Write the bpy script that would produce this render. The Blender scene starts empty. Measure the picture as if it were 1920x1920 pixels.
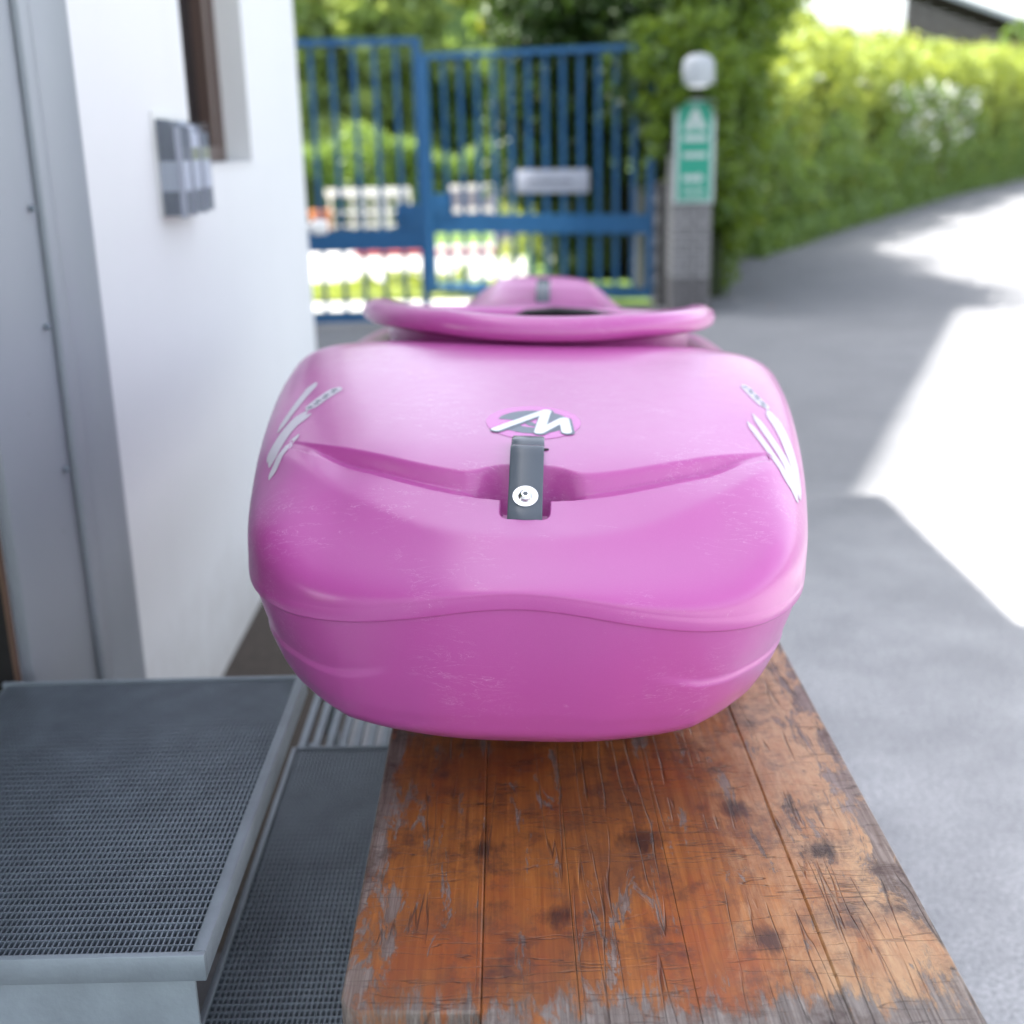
import bpy, bmesh, math, random
import numpy as np
from mathutils import Vector, Matrix
from mathutils.bvhtree import BVHTree
R = math.radians
sc = bpy.context.scene
col = sc.collection

# ------------------------------------------------------------ camera
cam = bpy.data.cameras.new('camera'); co = bpy.data.objects.new('camera', cam); col.objects.link(co)
sc.camera = co
CAMH = 1.30
co.matrix_world = (Matrix.Translation((0, 0, CAMH)) @ Matrix.Rotation(R(90 - 17.05), 4, 'X') @ Matrix.Rotation(R(-1.3), 4, 'Z'))
cam.sensor_width = 36; cam.lens = 36 * 2300 / 1920
cam.clip_start = 0.05; cam.clip_end = 2000
cam.dof.use_dof = True; cam.dof.focus_distance = 1.13; cam.dof.aperture_fstop = 3.6

# ------------------------------------------------------------ sky, sun, exposure
SAZ = math.atan2(-0.976, 0.217); SEL = R(58)
w = bpy.data.worlds.new('World'); sc.world = w; w.use_nodes = True
nt = w.node_tree; nt.nodes.clear()
sky = nt.nodes.new('ShaderNodeTexSky'); sky.sky_type = 'NISHITA'; sky.sun_disc = False
sky.sun_elevation = SEL; sky.sun_rotation = SAZ % (2 * math.pi)
sky.air_density = 1.0; sky.dust_density = 3.0; sky.ozone_density = 1.0
bg = nt.nodes.new('ShaderNodeBackground'); bg.inputs[1].default_value = 0.15
wo = nt.nodes.new('ShaderNodeOutputWorld')
hz = nt.nodes.new('ShaderNodeHueSaturation'); hz.inputs['Saturation'].default_value = .40
nt.links.new(sky.outputs[0], hz.inputs['Color']); nt.links.new(hz.outputs[0], bg.inputs[0]); nt.links.new(bg.outputs[0], wo.inputs[0])
sl = bpy.data.lights.new('sun', 'SUN'); so = bpy.data.objects.new('sun', sl); col.objects.link(so)
sl.energy = 4.0; sl.angle = R(0.5); sl.color = (1, 0.95, 0.88)
sdir = Vector((math.sin(SAZ) * math.cos(SEL), math.cos(SAZ) * math.cos(SEL), math.sin(SEL)))
so.rotation_euler = sdir.to_track_quat('Z', 'Y').to_euler()
vs = sc.view_settings
vs.view_transform = 'Standard'; vs.look = 'None'; vs.exposure = 2.0; vs.gamma = 1
vs.use_curve_mapping = False
sc.cycles.max_bounces = 8

rnd = random.Random(5); nr = np.random.default_rng(7)

# ------------------------------------------------------------ helpers
class NB:
    """small node-material builder"""
    def __init__(s, name):
        s.m = bpy.data.materials.new(name); s.m.use_nodes = True; s.t = s.m.node_tree
        s.b = s.t.nodes['Principled BSDF']; s.out = s.t.nodes['Material Output']
        s.tc = s.n('ShaderNodeTexCoord')
    def n(s, typ, **k):
        x = s.t.nodes.new(typ)
        for a, v in k.items(): setattr(x, a, v)
        return x
    def l(s, a, b): s.t.links.new(a, b)
    def setv(s, sock, v):
        if hasattr(v, 'links') or isinstance(v, bpy.types.NodeSocket): s.l(v, sock)
        else: sock.default_value = v
    def mapping(s, scale=(1, 1, 1), loc=(0, 0, 0)):
        m = s.n('ShaderNodeMapping'); m.inputs['Scale'].default_value = scale; m.inputs['Location'].default_value = loc
        s.l(s.tc.outputs['Object'], m.inputs[0]); return m.outputs[0]
    def noise(s, scale, detail=4, rough=.5, vec=None, dist=0):
        n = s.n('ShaderNodeTexNoise'); n.inputs['Scale'].default_value = scale; n.inputs['Detail'].default_value = detail
        n.inputs['Roughness'].default_value = rough; n.inputs['Distortion'].default_value = dist
        s.l(vec if vec is not None else s.tc.outputs['Object'], n.inputs['Vector']); return n.outputs[0]
    def ramp(s, f, pts):
        r = s.n('ShaderNodeValToRGB'); e = r.color_ramp.elements
        while len(e) < len(pts): e.new(.5)
        for i, (p, c) in enumerate(pts):
            e[i].position = p; e[i].color = (c, c, c, 1) if isinstance(c, (int, float)) else (*c, 1)
        s.l(f, r.inputs[0]); return r.outputs[0]
    def mix(s, f, a, b, mode='MIX'):
        m = s.n('ShaderNodeMix', data_type='RGBA', blend_type=mode)
        s.setv(m.inputs[0], f)
        for i, v in ((6, a), (7, b)):
            if isinstance(v, tuple) and len(v) == 3: v = (*v, 1)
            s.setv(m.inputs[i], v)
        return m.outputs[2]
    def math(s, op, a, b=0., c=0., clamp=False):
        m = s.n('ShaderNodeMath', operation=op, use_clamp=clamp)
        for i, v in enumerate((a, b, c)): s.setv(m.inputs[i], v)
        return m.outputs[0]
    def bump(s, h, strength=.3, dist=.01):
        b = s.n('ShaderNodeBump'); b.inputs['Strength'].default_value = strength; b.inputs['Distance'].default_value = dist
        s.l(h, b.inputs['Height']); s.l(b.outputs[0], s.b.inputs['Normal'])
    def p(s, **k):
        for a, v in k.items():
            a = a.replace('_', ' ')
            if isinstance(v, tuple) and len(v) == 3: v = (*v, 1)
            s.setv(s.b.inputs[a], v)
        return s

def plain(name, c, rough=.6, metal=0., var=.12, scale=8, bump=0., bscale=200, coat=0.):
    k = NB(name)
    f = k.noise(scale, 6, .6)
    cc = k.mix(f, tuple(x * (1 - var) for x in c), tuple(min(1, x * (1 + var)) for x in c))
    k.p(Base_Color=cc, Roughness=rough, Metallic=metal)
    if coat: k.b.inputs['Coat Weight'].default_value = coat
    if bump: k.bump(k.noise(bscale, 4, .6), bump, .004)
    return k.m

def leafmat(name, a, b, trans=.45, rough=.45):
    k = NB(name)
    oi = k.n('ShaderNodeAttribute'); oi.attribute_name = 'tone'
    c = k.mix(oi.outputs['Fac'], a, b)
    k.p(Base_Color=c, Roughness=rough)
    tr = k.n('ShaderNodeBsdfTranslucent'); c2 = k.mix(.5, c, (b[0] * 2.4, b[1] * 2.0, b[2] * .8))
    k.l(c2, tr.inputs[0])
    ms = k.n('ShaderNodeMixShader'); ms.inputs[0].default_value = trans
    k.l(k.b.outputs[0], ms.inputs[1]); k.l(tr.outputs[0], ms.inputs[2]); k.l(ms.outputs[0], k.out.inputs[0])
    return k.m

def tag(o, label=None, cat=None, group=None, kind=None):
    if label: o['label'] = label
    if cat: o['category'] = cat
    if group: o['group'] = group
    if kind: o['kind'] = kind
    return o

def empty(name, loc, label, cat, group=None):
    o = bpy.data.objects.new(name, None); col.objects.link(o); o.location = loc; o.empty_display_size = .1
    return tag(o, label, cat, group)

def link(name, me, parent=None, mat=None, smooth=False):
    o = bpy.data.objects.new(name, me); col.objects.link(o)
    if mat and not me.materials: me.materials.append(mat)
    if parent is not None: o.parent = parent
    if smooth:
        me.polygons.foreach_set('use_smooth', [True] * len(me.polygons))
    return o

def off(parent):
    v = Vector((0, 0, 0)); p = parent
    while p is not None: v += Vector(p.location); p = p.parent
    return v

def mesh(name, verts, faces, mat, parent=None, smooth=False):
    """world-space verts"""
    me = bpy.data.meshes.new(name); d = off(parent)
    me.from_pydata([(x - d.x, y - d.y, z - d.z) for x, y, z in verts], [], faces); me.update()
    return link(name, me, parent, mat, smooth)

class MB:
    def __init__(s): s.v = []; s.f = []
    def box(s, x0, x1, y0, y1, z0, z1):
        n = len(s.v)
        s.v += [(x0, y0, z0), (x1, y0, z0), (x1, y1, z0), (x0, y1, z0), (x0, y0, z1), (x1, y0, z1), (x1, y1, z1), (x0, y1, z1)]
        s.f += [tuple(n + i for i in q) for q in ((3, 2, 1, 0), (4, 5, 6, 7), (0, 1, 5, 4), (1, 2, 6, 5), (2, 3, 7, 6), (3, 0, 4, 7))]
        return s
    def bar(s, a, b, wx, wz, up=(0, 0, 1)):
        a = Vector(a); b = Vector(b); d = (b - a).normalized(); u = Vector(up)
        if abs(d.dot(u)) > .95: u = Vector((0, 1, 0)) if abs(d.y) < .9 else Vector((1, 0, 0))
        r = d.cross(u).normalized(); t = r.cross(d).normalized(); n = len(s.v)
        for q in (a, b):
            for i, j in ((-1, -1), (1, -1), (1, 1), (-1, 1)): s.v.append(tuple(q + r * wx / 2 * i + t * wz / 2 * j))
        s.f += [tuple(n + i for i in q) for q in ((0, 1, 2, 3), (7, 6, 5, 4), (0, 4, 5, 1), (1, 5, 6, 2), (2, 6, 7, 3), (3, 7, 4, 0))]
        return s
    def cyl(s, a, b, r0, r1=None, n=16, cap=True):
        r1 = r0 if r1 is None else r1
        a = Vector(a); b = Vector(b); d = (b - a).normalized(); u = Vector((0, 0, 1)) if abs(d.z) < .9 else Vector((1, 0, 0))
        x = d.cross(u).normalized(); y = x.cross(d); k = len(s.v)
        for q, rr in ((a, r0), (b, r1)):
            for i in range(n):
                t = 2 * math.pi * i / n; s.v.append(tuple(q + x * rr * math.cos(t) + y * rr * math.sin(t)))
        for i in range(n): s.f.append((k + i, k + n + i, k + n + (i + 1) % n, k + (i + 1) % n))
        if cap: s.f.append(tuple(k + i for i in range(n))); s.f.append(tuple(k + n + i for i in reversed(range(n))))
        return s
    def prism(s, pts, z0, z1):
        k = len(s.v); n = len(pts)
        s.v += [(x, y, z0) for x, y in pts] + [(x, y, z1) for x, y in pts]
        s.f.append(tuple(k + i for i in reversed(range(n)))); s.f.append(tuple(k + n + i for i in range(n)))
        for i in range(n): j = (i + 1) % n; s.f.append((k + i, k + j, k + n + j, k + n + i))
        return s
    def build(s, name, mat, parent=None, smooth=False, bevel=0., seg=2):
        o = mesh(name, s.v, s.f, mat, parent, smooth)
        bm = bmesh.new(); bm.from_mesh(o.data); bmesh.ops.recalc_face_normals(bm, faces=bm.faces)
        if bevel:
            bmesh.ops.bevel(bm, geom=list(bm.edges), offset=bevel, segments=seg, affect='EDGES', profile=.5)
        bm.to_mesh(o.data); bm.free()
        if smooth or bevel: o.data.polygons.foreach_set('use_smooth', [True] * len(o.data.polygons)); 
        if bevel: o.data.set_sharp_from_angle(angle=R(40))
        return o

def sheet(name, x0, x1, y0, y1, z, mat, kind='structure', pts=None):
    pts = pts or [(x0, y0), (x1, y0), (x1, y1), (x0, y1)]
    o = mesh(name, [(x, y, z) for x, y in pts], [tuple(range(len(pts)))], mat)
    if kind: o['kind'] = kind
    return o

def leaves(name, P, size, mat, parent=None, N=None, flat=.5):
    """leaf blades: one folded rhombus each, P (n,3) world positions, N preferred normals"""
    n = len(P); d = np.array(off(parent)); P = np.asarray(P) - d
    a = nr.normal(size=(n, 3)); a /= np.linalg.norm(a, axis=1)[:, None]
    if N is not None:
        a = a * (1 - flat) + np.asarray(N) * flat; a /= np.linalg.norm(a, axis=1)[:, None]
    b = np.cross(a, nr.normal(size=(n, 3))); b /= np.linalg.norm(b, axis=1)[:, None]
    c = np.cross(a, b); s = size * nr.uniform(.6, 1.3, (n, 1))
    V = np.stack([P - b * s, P + c * s * .42 + a * s * .12, P + b * s, P - c * s * .42 + a * s * .12], 1).reshape(-1, 3)
    me = bpy.data.meshes.new(name)
    me.vertices.add(4 * n); me.vertices.foreach_set('co', V.ravel().astype(np.float32))
    me.loops.add(6 * n); i = np.arange(n)[:, None] * 4
    me.loops.foreach_set('vertex_index', (i + np.array([[0, 1, 2, 0, 2, 3]])).ravel().astype(np.int32))
    me.polygons.add(2 * n); me.polygons.foreach_set('loop_start', (np.arange(2 * n) * 3).astype(np.int32))
    me.update(calc_edges=True)
    at = me.attributes.new('tone', 'FLOAT', 'POINT'); at.data.foreach_set('value', np.repeat(nr.uniform(0, 1, n), 4).astype(np.float32))
    return link(name, me, parent, mat)

def clumps(cent, rad, per, squash=.8):
    """points on and in leaf clumps scattered round the centres"""
    out = []; no = []
    for c, r in zip(cent, rad):
        q = nr.normal(size=(per, 3)); q /= np.linalg.norm(q, axis=1)[:, None]
        rr = r * nr.uniform(.55, 1.05, (per, 1))
        out.append(np.array(c) + q * rr * [1, 1, squash]); no.append(q)
    return np.concatenate(out), np.concatenate(no)

# ------------------------------------------------------------ materials
M = {}
k = NB('asphalt')
f1 = k.noise(120, 8, .82); f2 = k.noise(2.2, 6, .65); f3 = k.noise(260, 3, .6)
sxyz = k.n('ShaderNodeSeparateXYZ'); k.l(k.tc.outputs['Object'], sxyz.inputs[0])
worn = k.ramp(k.math('ADD', k.math('MULTIPLY', sxyz.outputs[1], .15), k.math('MULTIPLY', k.noise(.8, 5, .6), .3)), [(.35, 0.), (.85, 1.)])  # shade towards the gate painted into the asphalt colour, not real wear
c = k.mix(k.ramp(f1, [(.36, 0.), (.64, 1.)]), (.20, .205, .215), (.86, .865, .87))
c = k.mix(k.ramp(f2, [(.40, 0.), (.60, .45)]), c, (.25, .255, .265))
c = k.mix(k.math('MULTIPLY', worn, .85), c, k.mix(k.ramp(f1, [(.36, 0.), (.64, 1.)]), (.07, .075, .085), (.19, .195, .21)))  # worn holds the painted shade towards the gate, not wear
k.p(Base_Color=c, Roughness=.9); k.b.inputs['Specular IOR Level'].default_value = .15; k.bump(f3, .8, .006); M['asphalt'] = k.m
k = NB('plaster'); c = k.mix(k.noise(1.5, 5), (.70, .712, .725), (.76, .768, .775))
c = k.mix(k.ramp(k.noise(14, 6, .7), [(.55, 0.), (.8, .10)]), c, (.6, .6, .58))
zz_ = k.n('ShaderNodeSeparateXYZ'); k.l(k.tc.outputs['Object'], zz_.inputs[0])
ft = k.ramp(k.math('ADD', zz_.outputs[2], k.math('MULTIPLY', k.noise(6, 6, .7), .5)), [(.25, .55), (.55, 0.)])
c = k.mix(ft, c, (.45, .43, .40))
stk = k.ramp(k.noise(1, 5, .6, k.mapping((8, 8, .5))), [(.56, 0.), (.72, .10)])
c = k.mix(stk, c, (.5, .5, .48))
k.p(Base_Color=c, Roughness=.85); k.bump(k.noise(120, 5, .6), .35, .004); M['plaster'] = k.m
k = NB('painted_steel'); c = k.mix(k.noise(2.5, 5, .6), (.29, .32, .355), (.35, .375, .41))
c = k.mix(k.ramp(k.noise(40, 4, .6), [(.68, 0.), (.74, .5)]), c, (.2, .19, .18))
k.p(Base_Color=c, Roughness=.45); M['steel'] = k.m
M['galv'] = plain('galvanised_steel', (.26, .30, .345), .42, .6, .35, 22)
M['galv_dull'] = plain('dull_galvanised_steel', (.30, .345, .385), .5, .45, .3, 14, .15, 90)
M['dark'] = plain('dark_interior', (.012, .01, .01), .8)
M['brown_frame'] = plain('brown_window_wood', (.09, .055, .045), .45)
M['brown_edge'] = plain('brown_door_edge', (.13, .07, .045), .6)
M['glass_dark'] = plain('window_glass', (.012, .012, .015), .08)
M['soil'] = plain('dark_soil', (.075, .06, .048), .95, 0, .5, 40, .8, 160)
M['blue'] = plain('blue_gate_paint', (.005, .078, .20), .5, 0, .15, 12)
M['black_plastic'] = plain('black_plastic', (.085, .10, .125), .26, 0, .1, 30)
M['black_foam'] = plain('black_foam', (.012, .012, .014), .8)
M['stainless'] = plain('stainless_steel', (.75, .75, .76), .22, 1., .05, 20)
M['white_paint'] = plain('white_paint', (.78, .78, .77), .5)
M['concrete'] = plain('pale_concrete', (.42, .41, .39), .85, 0, .15, 6)
M['sunny_paving'] = plain('pale_paving', (.42, .42, .41), .85, 0, .1, 6)
M['grass'] = plain('grass_ground', (.09, .16, .03), .9, 0, .4, 30)
M['sign_green'] = plain('sign_green', (.0, .24, .16), .45)
M['sign_white'] = plain('sign_white', (.40, .46, .46), .4)
M['grey_plate'] = plain('grey_name_plate', (.33, .35, .42), .35)
M['grey_print'] = plain('dark_grey_print', (.13, .14, .17), .5)
M['stone'] = plain('grey_stone', (.22, .218, .225), .85, 0, .25, 25, .5, 120)
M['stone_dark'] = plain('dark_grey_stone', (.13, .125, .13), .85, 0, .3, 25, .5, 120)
M['mortar'] = plain('mortar', (.07, .068, .07), .9)
M['opal'] = plain('opal_lamp_plastic', (.36, .385, .42), .4)
M['timber'] = plain('dark_brown_timber', (.012, .007, .008), .95, 0, .3, 10)
M['roof_trim'] = plain('roof_trim', (.3, .33, .38), .5)
M['red'] = plain('red_paint', (.32, .05, .045), .5)
M['terracotta'] = plain('terracotta', (.38, .13, .05), .8)
M['cabinet'] = plain('grey_cabinet', (.22, .22, .27), .55)
M['bark'] = plain('bark', (.09, .065, .05), .95, 0, .3, 20, .6, 60)
M['leaf_lime'] = leafmat('lime_hedge_leaf', (.15, .23, .06), (.34, .42, .11), .42)
M['leaf_mid'] = leafmat('mid_green_leaf', (.085, .16, .045), (.19, .30, .09), .45)
M['leaf_ivy'] = leafmat('ivy_leaf', (.04, .10, .016), (.14, .22, .03), .42)
M['leaf_ivy_shade'] = leafmat('shade_tinted_ivy_leaf', (.012, .04, .008), (.05, .10, .015), .22)  # same ivy, with the shade of its dark side painted into the colour
M['leaf_pale'] = leafmat('pale_tree_leaf', (.16, .24, .10), (.30, .40, .17), .55)
M['core'] = plain('hedge_twigs', (.035, .05, .018), .95)

# kayak plastic: rotomoulded polyethylene with fine sparkle and scuffs
k = NB('magenta_polyethylene')
sp = k.ramp(k.noise(2600, 2, .5), [(.60, 0.), (.72, 1.)])
base = k.mix(k.noise(3, 4), (.46, .074, .325), (.51, .089, .365))
base = k.mix(k.math('MULTIPLY', sp, .16), base, (.85, .5, .75))
sc1 = k.ramp(k.noise(22, 8, .78, k.mapping((1, 6, 1)), 2.0), [(.66, 0.), (.74, .45)])
scr = k.math('ABSOLUTE', k.math('SUBTRACT', k.noise(1, 5, .6, k.mapping((9, 30, 50), (2, .5, 1)), 2.5), .5))
scr = k.math('MULTIPLY', k.ramp(scr, [(0., 1.), (.006, 0.)]), k.ramp(k.noise(7, 4), [(.50, 0.), (.58, .5)]))
base = k.mix(k.math('MAXIMUM', sc1, scr), base, (.80, .50, .74))
dirt = k.ramp(k.noise(900, 3, .6), [(.70, 0.), (.76, .5)])
base = k.mix(k.math('MULTIPLY', dirt, k.ramp(k.noise(5, 3), [(.45, 0.), (.6, .6)])), base, (.85, .7, .8))
k.p(Base_Color=base, Roughness=k.math('ADD', k.math('MULTIPLY', k.noise(60, 4), .12), .27))
k.b.inputs['Coat Weight'].default_value = .6; k.b.inputs['Coat Roughness'].default_value = .22
k.b.inputs['Subsurface Weight'].default_value = .12; k.b.inputs['Subsurface Radius'].default_value = (.01, .004, .008)
k.b.inputs['Subsurface Scale'].default_value = 1.
k.bump(k.noise(900, 2, .5), .06, .001); M['pe'] = k.m
M['decal_white'] = plain('white_decal', (.8, .82, .85), .35)
M['streak'] = plain('translucent_white_decal', (.58, .53, .60), .35)
M['streak_edge'] = plain('streak_edge', (.45, .16, .36), .35)
M['decal_grey'] = plain('grey_decal', (.12, .15, .2), .35)
k = NB('clear_decal'); k.p(Base_Color=(.60, .11, .46), Roughness=.18); M['decal_clear'] = k.m
M['leaflet_dark'] = plain('dark_leaflet', (.10, .12, .16), .5)
M['leaflet_pale'] = plain('pale_leaflet', (.42, .46, .55), .5)
M['leaflet_olive'] = plain('olive_leaflet', (.2, .23, .16), .5)
k = NB('clear_acrylic'); k.p(Base_Color=(.8, .85, .9), Roughness=.06, Alpha=.05); M['acrylic'] = k.m

# ------------------------------------------------------------ ground and paving
sheet('ground', -400, 400, -200, 900, -.012, M['grass'])
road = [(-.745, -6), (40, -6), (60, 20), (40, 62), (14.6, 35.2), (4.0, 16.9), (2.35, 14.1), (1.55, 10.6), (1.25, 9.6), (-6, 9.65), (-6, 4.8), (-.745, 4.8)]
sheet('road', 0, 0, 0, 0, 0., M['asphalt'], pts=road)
sheet('soil_strip', -.745, -.40, -1, 4.6, .004, M['soil'])
sheet('path', -12, .2, 11.45, 15.7, .0, M['sunny_paving'])
mb = MB().box(-9, .3, 9.70, 10.25, -.01, .012); tag(mb.build('kerb', M['sunny_paving']), kind='structure')
sheet('verge', -12, 1.1, 10.2, 11.45, -.002, M['grass'])

# ------------------------------------------------------------ white house on the left
XW = -.745; YC = 4.74
hs = empty('white_house', (XW, 0, 0), 'white plastered house wall filling the left side, with a grey steel door surround', 'house')
dz1 = 2.45; dy0, dy1 = .55, 1.69
wy0, wy1, wz0, wz1 = 3.06, 3.78, 1.24, 2.35
mb = MB()
T = .32
mb.box(XW - T, XW, dy1, wy0, 0, 2.85).box(XW - T, XW, wy0, wy1, 0, wz0).box(XW - T, XW, wy0, wy1, wz1, 2.85).box(XW - T, XW, wy1, YC, 0, 2.85)
mb.box(XW - T, XW, dy0, dy1, dz1, 2.85).box(XW - T, XW, -4, dy0, 0, 2.85).box(XW - T, XW, dy0, dy1, 0, .5)
mb.box(-4.8, XW - T, YC - T, YC, 0, 2.85).box(-4.8, XW - T, -4, -4 + T, 0, 2.85)
wl = mb.build('wall', M['plaster'], hs)
MB().box(-5.1, -.45, -4.3, 4.74, 2.86, 2.98).build('eave', M['roof_trim'], hs)
MB().box(-4.6, -1.25, -4, 3.67, 2.985, 4.9).build('upper_storey', M['plaster'], hs)
# interior darkness behind the doorway
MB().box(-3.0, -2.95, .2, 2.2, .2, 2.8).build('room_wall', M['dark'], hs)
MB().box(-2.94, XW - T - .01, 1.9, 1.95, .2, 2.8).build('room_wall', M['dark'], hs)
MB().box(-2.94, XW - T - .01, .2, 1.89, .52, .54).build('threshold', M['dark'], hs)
ds = MB().box(XW + .002, XW + .02, 1.70, 2.02, .0, 2.80).build('door_surround', M['steel'], hs, bevel=.002)
MB().box(XW + .0205, XW + .034, 1.955, 2.005, .0, 2.80).build('raised_edge', M['steel'], ds, bevel=.004)
MB().box(XW + .002, XW + .013, 2.028, 2.235, .0, 2.80).build('cover_panel', M['steel'], hs, bevel=.002)
for z in (1.03, 1.21, .8):
    MB().cyl((XW + .03, 1.925, z), (XW + .0225, 1.925, z), .005, n=10).build('screw', M['galv'], ds)
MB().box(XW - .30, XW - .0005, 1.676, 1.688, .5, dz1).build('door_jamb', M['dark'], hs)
MB().box(XW - .0003, XW + .005, 1.676, 1.688, .5, dz1).build('door_edge', M['brown_edge'], hs)
# window set back in its reveal
wn = MB()
xr = XW - .075
wn.box(xr - .05, xr, wy0, wy0 + .06, wz0, wz1).box(xr - .05, xr, wy1 - .06, wy1, wz0, wz1)
wn.box(xr - .05, xr, wy0 + .06, wy1 - .06, wz0, wz0 + .05).box(xr - .05, xr, wy0 + .06, wy1 - .06, wz1 - .05, wz1)
wf = wn.build('window', M['brown_frame'], hs)
MB().box(xr - .028, xr - .022, wy0 + .062, wy1 - .062, wz0 + .052, wz1 - .052).build('pane', M['glass_dark'], wf)
MB().box(xr - .045, xr + .012, wy1 - .20, wy1 - .15, wz0 + .052, wz1 - .052).build('mullion', M['brown_frame'], wf)
MB().box(xr + .001, XW + .006, wy0 + .002, wy1 - .002, wz0 - .001, wz0 + .006).build('sill', M['plaster'], wf)

# unseen house added to shade the yard, roof outline drawn from the shadow
h2 = empty('shadow_house', (-6, 8, 0), 'unseen tall pale house added to cast the yard shadow, left of the gate', 'house')
MB().prism([(-3.3, 9.75), (-5, 9.9), (-9, 9.9), (-9, 5.75), (-4.9, 5.75)], 0, 9.9).build('wall', M['plaster'], h2)
MB().prism([(-2.65, 10.74), (-4.9, 11.26), (-5.9, 11.26), (-9.3, 10.4), (-9.3, 5.6), (-4.82, 5.7)], 9.905, 10.0).build('roof', M['roof_trim'], h2)

# leaflet holder
lh = empty('leaflet_holder', (XW, 2.87, 1.16), 'clear leaflet holder full of brochures, fixed to the white wall by the window', 'leaflet holder')
x0, x1, y0, y1, z0, z1 = XW + .001, XW + .056, 2.735, 3.02, 1.145, 1.345
MB().box(x0, x0 + .003, y0 - .012, y1 + .012, z0, z1 + .022).build('back_plate', M['white_paint'], lh)
for yy in (y0 - .001, y0 + .088, y0 + .186): MB().box(x1 - .012, x1 + .0005, yy, yy + .004, z0, z1 - .012).build('divider', M['grey_plate'], lh)
MB().box(x1 - .003, x1, y0, y1, z0, z1 - .05).build('front_plate', M['acrylic'], lh)
MB().box(x0 + .003, x1 - .003, y0, y0 + .003, z0, z1).build('side_plate', M['acrylic'], lh)
MB().box(x0 + .003, x1 - .003, y1 - .003, y1, z0, z1).build('side_plate', M['acrylic'], lh)
MB().box(x0 + .003, x1 - .003, y0 + .003, y1 - .003, z0, z0 + .003).build('base_plate', M['acrylic'], lh)
for j, (ya, yb) in enumerate(((y0 + .006, y0 + .084), (y0 + .095, y0 + .182), (y0 + .193, y1 - .006))):
    for i in range(6):
        xa = x0 + .005 + i * .008; top = z1 - .004 * i + rnd.uniform(-.006, .012)
        b = MB()
        lf = MB().box(xa, xa + .006, ya, yb, z0 + .004, z0 + .055).build('leaflet', M['leaflet_dark'], lh)
        MB().box(xa, xa + .006, ya, yb, z0 + .0552, z0 + .118).build('printed_band', M['leaflet_pale'], lf)
        MB().box(xa, xa + .006, ya, yb, z0 + .1182, z0 + .145).build('printed_band', M['leaflet_dark' if j == 0 else 'leaflet_olive'], lf)
        MB().box(xa, xa + .006, ya, yb, z0 + .1452, top).build('printed_band', M[('leaflet_dark', 'leaflet_pale', 'leaflet_dark')[j]], lf)

kn = MB().cyl((XW - .01, 4.752, .985), (XW + .055, 4.752, .985), .018, .018, 16).cyl((XW + .02, 4.752, .985), (XW + .07, 4.752, .985), .03, .026, 20)
tag(kn.build('wall_knob', M['white_paint'], bevel=.003), 'small white round knob sticking out at the far corner of the white house wall', 'knob')

# ------------------------------------------------------------ steel grating steps
def grating(name, x0, x1, y0, y1, z, px, py, root, t=.0022, h=.022, mat=None):
    mat = mat or M['galv']
    m = MB(); x = x0 + px
    while x < x1 - px * .3: m.box(x - t / 2, x + t / 2, y0, y1, z - h, z - .0006); x += px
    a = m.build('bearing_bars', mat, root); a['kind'] = 'stuff'
    m = MB(); y = y0 + py
    while y < y1 - py * .3: m.box(x0, x1, y - t / 2, y + t / 2, z - h * .8, z); y += py
    a = m.build('cross_bars', mat, root); a['kind'] = 'stuff'

zp = .557
pf = empty('grating_platform', (-.53, 1.3, 0), 'galvanised steel grating landing in front of the grey door, the higher one', 'platform')
gx0, gx1, gy0, gy1 = -.742, -.306, 1.0, 1.63
grating('g', gx0 + .004, gx1 - .0115, gy0 + .006, gy1 - .004, zp - .001, .0054, .0118, pf, t=.0016)
MB().box(gx1 - .011, gx1 + .003, gy0 + .0032, gy1, zp - .026, zp + .003).build('side_rail', M['galv_dull'], pf, bevel=.0015)
MB().box(gx0, gx1 + .003, gy0 - .005, gy0 + .003, zp - .026, zp + .003).build('front_rail', M['galv_dull'], pf, bevel=.0015)
MB().box(gx0, gx1 - .006, gy1 - .0035, gy1 + .003, zp - .042, zp + .002).build('back_rail', M['galv_dull'], pf)
MB().box(gx0, gx1 - .012, gy0 + .006, gy0 + .012, .10, zp - .027).build('front_plate', M['galv_dull'], pf, bevel=.001)
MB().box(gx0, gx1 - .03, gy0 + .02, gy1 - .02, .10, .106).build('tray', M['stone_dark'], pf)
for (a, b) in ((gx0 + .03, gy0 + .05), (gx1 - .05, gy0 + .05), (gx0 + .03, gy1 - .05), (gx1 - .05, gy1 - .05)):
    MB().box(a - .02, a + .02, b - .02, b + .02, 0, .0995).build('leg', M['galv_dull'], pf)

zl = .37
st = empty('grating_step', (-.2, 1.25, 0), 'dark galvanised grating step lying lower, between the landing and the wooden bench', 'step')
grating('g', -.352, .10, .55, 1.765, zl - .001, .0060, .0118, st, t=.0020, mat=M['galv_dull'])
MB().box(-.360, -.353, .55, 1.768, zl - .035, zl + .003).build('side_rail', M['galv_dull'], st, bevel=.0015)
MB().box(-.3528, .10, 1.7655, 1.770, zl - .035, zl + .002).build('back_rail', M['galv_dull'], st)
MB().box(.1005, .107, .55, 1.768, zl - .035, zl + .003).build('side_rail', M['galv_dull'], st)
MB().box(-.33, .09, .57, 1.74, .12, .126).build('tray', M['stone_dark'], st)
for (a, b) in ((-.33, .7), (.07, .7), (-.33, 1.7), (.07, 1.7)):
    MB().box(a - .015, a + .015, b - .015, b + .015, 0, .334).build('leg', M['galv_dull'], st)

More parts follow.
